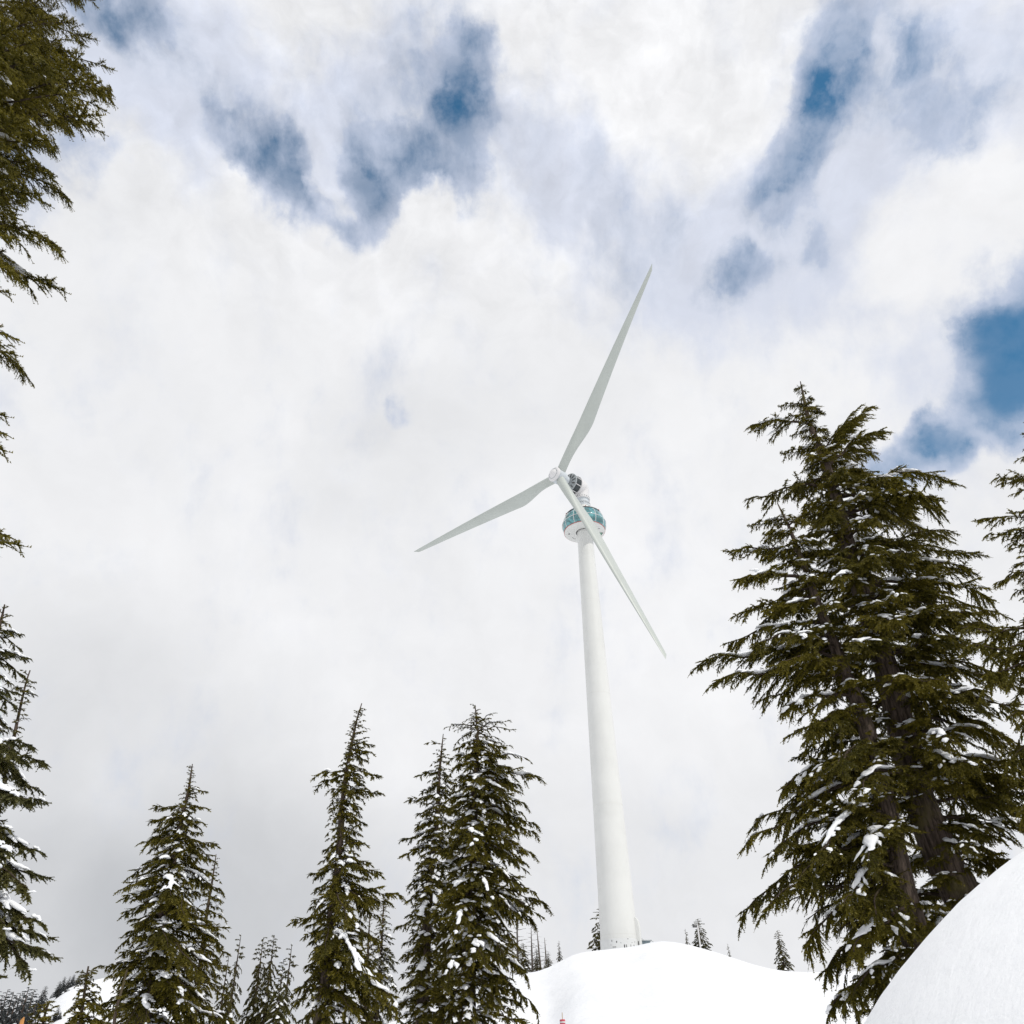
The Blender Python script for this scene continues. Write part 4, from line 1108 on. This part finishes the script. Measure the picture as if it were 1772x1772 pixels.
# behind the left shoulder of the mound
plant('dead', 894, 1566, 1690, 96, 'tallest bare grey snag close to the right side of the large centre hemlock', 'dead_tree', wide=1.3)
plant('dead', 919, 1606, 1690, 97, 'bare dead tree with fine twigs, second snag from the large centre hemlock', 'dead_tree', wide=1.7)
plant('dead2', 934, 1606, 1690, 95, 'leaning broken grey snag standing on the snow left of the mound', 'dead_tree', wide=1.8)
plant('dead2', 945, 1622, 1685, 96, 'short splintered snag between the leaning snag and the little conifer', 'dead_tree', rot=2.2, wide=1.9)
plant('b', 928, 1640, 1690, 94, 'low hemlock growing among the grey snags', wide=1.5)
plant('a', 905, 1632, 1690, 95, 'bushy low hemlock between the first two grey snags', wide=1.7)
plant('b', 948, 1648, 1685, 93, 'smallest dark hemlock at the feet of the grey snags', wide=2.0)
plant('b', 967, 1628, 1668, 98, 'little dark conifer at the left end of the mound', wide=1.1)
plant('flag', 1037, 1572, 1650, 103, 'wind stripped hemlock with thin branches beside the left foot of the turbine tower', rot=0.2, wide=2.0)
plant('a', 1110, 1623, 1645, 104, 'low hemlock crown showing over the blue grey shed right of the tower', wide=1.6)
plant('b', 1186, 1608, 1646, 101, 'small pointed conifer behind the mound, left of the white pole', wide=1.1)
plant('a', 1207, 1590, 1655, 102, 'largest conifer behind the mound crest, with the white pole in front of it', wide=1.9)
plant('b', 1259, 1633, 1662, 101, 'tiny conifer on the mound skyline right of the white pole')
plant('a', 1345, 1610, 1690, 99, 'conifer on the skyline under the lower left boughs of the big right trees', wide=1.3)
plant('b', 1558, 1610, 1680, 60, 'thin conifer seen low down between the two thick right trunks', wide=1.2)
# the far ridge at the left
for (px, yt, yb, dd, kd, lb) in ((113, 1690, 1700, 410, 'ridge', 'first little tree on the far ridge crest, counting from the left'), (122, 1689, 1697, 412, 'ridge2', 'second little tree on the far ridge crest, counting from the left'), (129, 1686, 1696, 414, 'ridge', 'third little tree on the far ridge crest, counting from the left'),
                             (138, 1688, 1706, 400, 'ridge', 'far tree just below the ridge crest, right of the crest trio'), (105, 1698, 1716, 385, 'ridge', 'left one of two dark trees on the far snow slope'), (117, 1697, 1716, 382, 'ridge2', 'right one of two dark trees on the far snow slope'),
                             (71, 1722, 1731, 370, 'ridge', 'tiny dark tree at the left edge of the far snow slope'), (80, 1706, 1720, 392, 'ridge', 'far tree at the left end of the ridge line'),
                             (103, 1740, 1758, 330, 'ridge2', 'lone thin tree low on the far snow slope'), (106, 1750, 1757, 328, 'ridge', 'short shrub like tree at the foot of the lone thin slope tree'), (98, 1750, 1756, 329, 'ridge', 'smallest dark tuft on the far snow slope')):
    plant(kd, px, yt, yb, dd, lb, name='distant_tree', group='small trees on the far snowy ridge', wide=3.0)
fr = random.Random(5)
k = 0
for (px, yt) in ((5, 1722), (14, 1712), (24, 1716), (30, 1722), (36, 1718), (44, 1714), (50, 1708), (56, 1720), (60, 1712), (64, 1730), (18, 1735), (40, 1738), (8, 1745), (52, 1745), (28, 1748), (58, 1755), (66, 1750), (-4, 1715), (47, 1725)):
    plant(fr.choice(('ridge', 'ridge2')), px, yt, yt + 40, 250 + fr.uniform(-10, 25), 'dark conifer of the dense far wood below the snow ridge at the left edge', name='distant_conifer', group='conifers of the dense far wood at lower left', wide=1.9)

# ------------------------------------------------------------------ small things
# marker pole with red sleeve on the snow slope
d = ray(974.5, 1790); rr = 34 / math.hypot(d[0], d[1]); mx_, my_ = d[0] * rr, d[1] * rr; mz_ = float(ground_z(mx_, my_))
mk = empty('marker_pole', (mx_, my_, mz_), 'red padded marker on a thin bamboo pole at the bottom edge below the mound', 'marker')
ztip = (ray(974, 1752)[2] / math.hypot(*ray(974, 1752)[:2])) * 34 - mz_; zbox = (ray(974, 1764)[2] / math.hypot(*ray(974, 1764)[:2])) * 34 - mz_
q = MB(); q.tube([(0, 0, -.3), (0, 0, ztip)], .012, 8); q.done('pole', M['bamboo'], mk)
q = MB(); q.lathe([(.075, zbox - .85), (.098, zbox - .83), (.10, zbox - .4), (.098, zbox - .02), (.085, zbox), (.013, zbox + .004)], 20); slv = q.done('sleeve', M['pinkred'], mk, sharp=50)
q = MB(); q.lathe([(.1015, zbox - .11), (.1025, zbox - .10), (.1025, zbox - .07), (.1015, zbox - .06)], 20, cap=False); q.done('band', M['hub'], slv)
# white pole behind the crest, with a small dark flag
pd = 99.0
d = ray(1213.5, 1650); s_ = pd / math.hypot(d[0], d[1]); wx, wy = d[0] * s_, d[1] * s_; wz = float(ground_z(wx, wy))
zt = ray(1210.5, 1601)[2] / math.hypot(*ray(1210.5, 1601)[:2]) * pd - wz
wp = empty('white_pole', (wx, wy, wz), 'slim white pole standing on the mound crest in front of a conifer', 'pole')
q = MB(); q.tube([(0, 0, -1), (0, 0, zt)], .085, 12); q.done('mast', M['hub'], wp)
q = MB(); q.box((-.3, 0, zt - .10), (.45, .06, .22)); q.box((-.45, 0, zt + .06), (.2, .05, .16)); q.done('flag', M['line'], wp, smooth=False)
# low blue-grey service shed right of the tower foot
sd_ = 97.5
c = ray(1114.5, 1640); s_ = sd_ / math.hypot(c[0], c[1]); sx, sy = c[0] * s_, c[1] * s_; sz = float(ground_z(sx, sy))
shz = ray(1114, 1630)[2] / math.hypot(*ray(1114, 1630)[:2]) * sd_ - sz
sh = empty('service_shed', (sx, sy, sz), 'low pale blue grey service shed beside the right foot of the turbine tower', 'shed')
q = MB(); q.box((0, 0, (shz - 1.5) / 2), (1.15, 1.6, shz + 1.5)); q.done('wall', M['bluegrey'], sh, smooth=False)
q = MB(); q.box((.05, 0, shz + .05), (1.4, 1.9, .10)); q.done('roof', M['steel'], sh, smooth=False)
for kx in (-.3, 0, .3):
    q = MB(); q.box((kx, -.81, shz - .35), (.03, .04, .6)); q.done('batten', M['steel'], sh, smooth=False)
q = MB(); q.tube([(.72, -.6, shz + .10), (1.5, -.6, shz - .55)], .03, 6); q.tube([(.72, -.6, shz - .15), (1.5, -.6, shz - .75)], .03, 6); q.done('handrail', M['steel'], sh)
# broken branch stub and brown sapling tip at the lower left edge
q = MB(); p0 = at(33, 1790, 9); p1 = at(40, 1760, 9)
gz = float(ground_z(p0[0], p0[1])); base = Vector((p0[0], p0[1], gz))
st = empty('broken_sapling', base, 'snapped sapling stem with fresh orange wood at its tip, bottom left corner', 'sapling')
q.tube([(0, 0, -.3), Vector(p0) - base + Vector((0, 0, -.2)), Vector(p0) - base], [.035, .028, .024], 8); q.done('stem', M['bark'], st)
q = MB(); q.tube([Vector(p0) - base, Vector(p1) - base - (Vector(p1) - Vector(p0)) * .2, Vector(p1) - base + Vector((.01, 0, 0))], [.022, .018, .004], 7); q.done('split_tip', M['orange'], st)
conifer('brownish young sapling tip pointing up at the bottom edge near the left corner', 11.0,
        [(86, 1733), (80, 1745), (74, 1772), (72, 1800)], [(80, 1742), (70, 1755), (62, 1772), (60, 1800)], [(87, 1745), (87, 1772), (88, 1800)], 46, ('mid_up', 'mid_short'), 131, name='sapling', cat='sapling', r0=.03, snow_p=0, drop=-.9, top_frac=.9, ext_down=.3)
conifer('thin young fir shoot standing in front of the broad spire topped hemlock', 12.0,
        [(220, 1678), (210, 1715), (200, 1750), (194, 1800)], [(216, 1700), (196, 1745), (190, 1770), (185, 1800)], [(222, 1700), (222, 1745), (215, 1770), (210, 1800)], 14, ('mid_up',), 133, name='sapling', cat='sapling', r0=.03, snow_p=0, drop=.0, top_frac=.0, ext_down=.2,
        explicit=[(178, 1748, 0, .0, ('mid_short',)), (224, 1745, 0, 0, ('mid_short',))])
print('objects', len(bpy.data.objects), 'tris', sum(len(m_.polygons) for m_ in bpy.data.meshes))
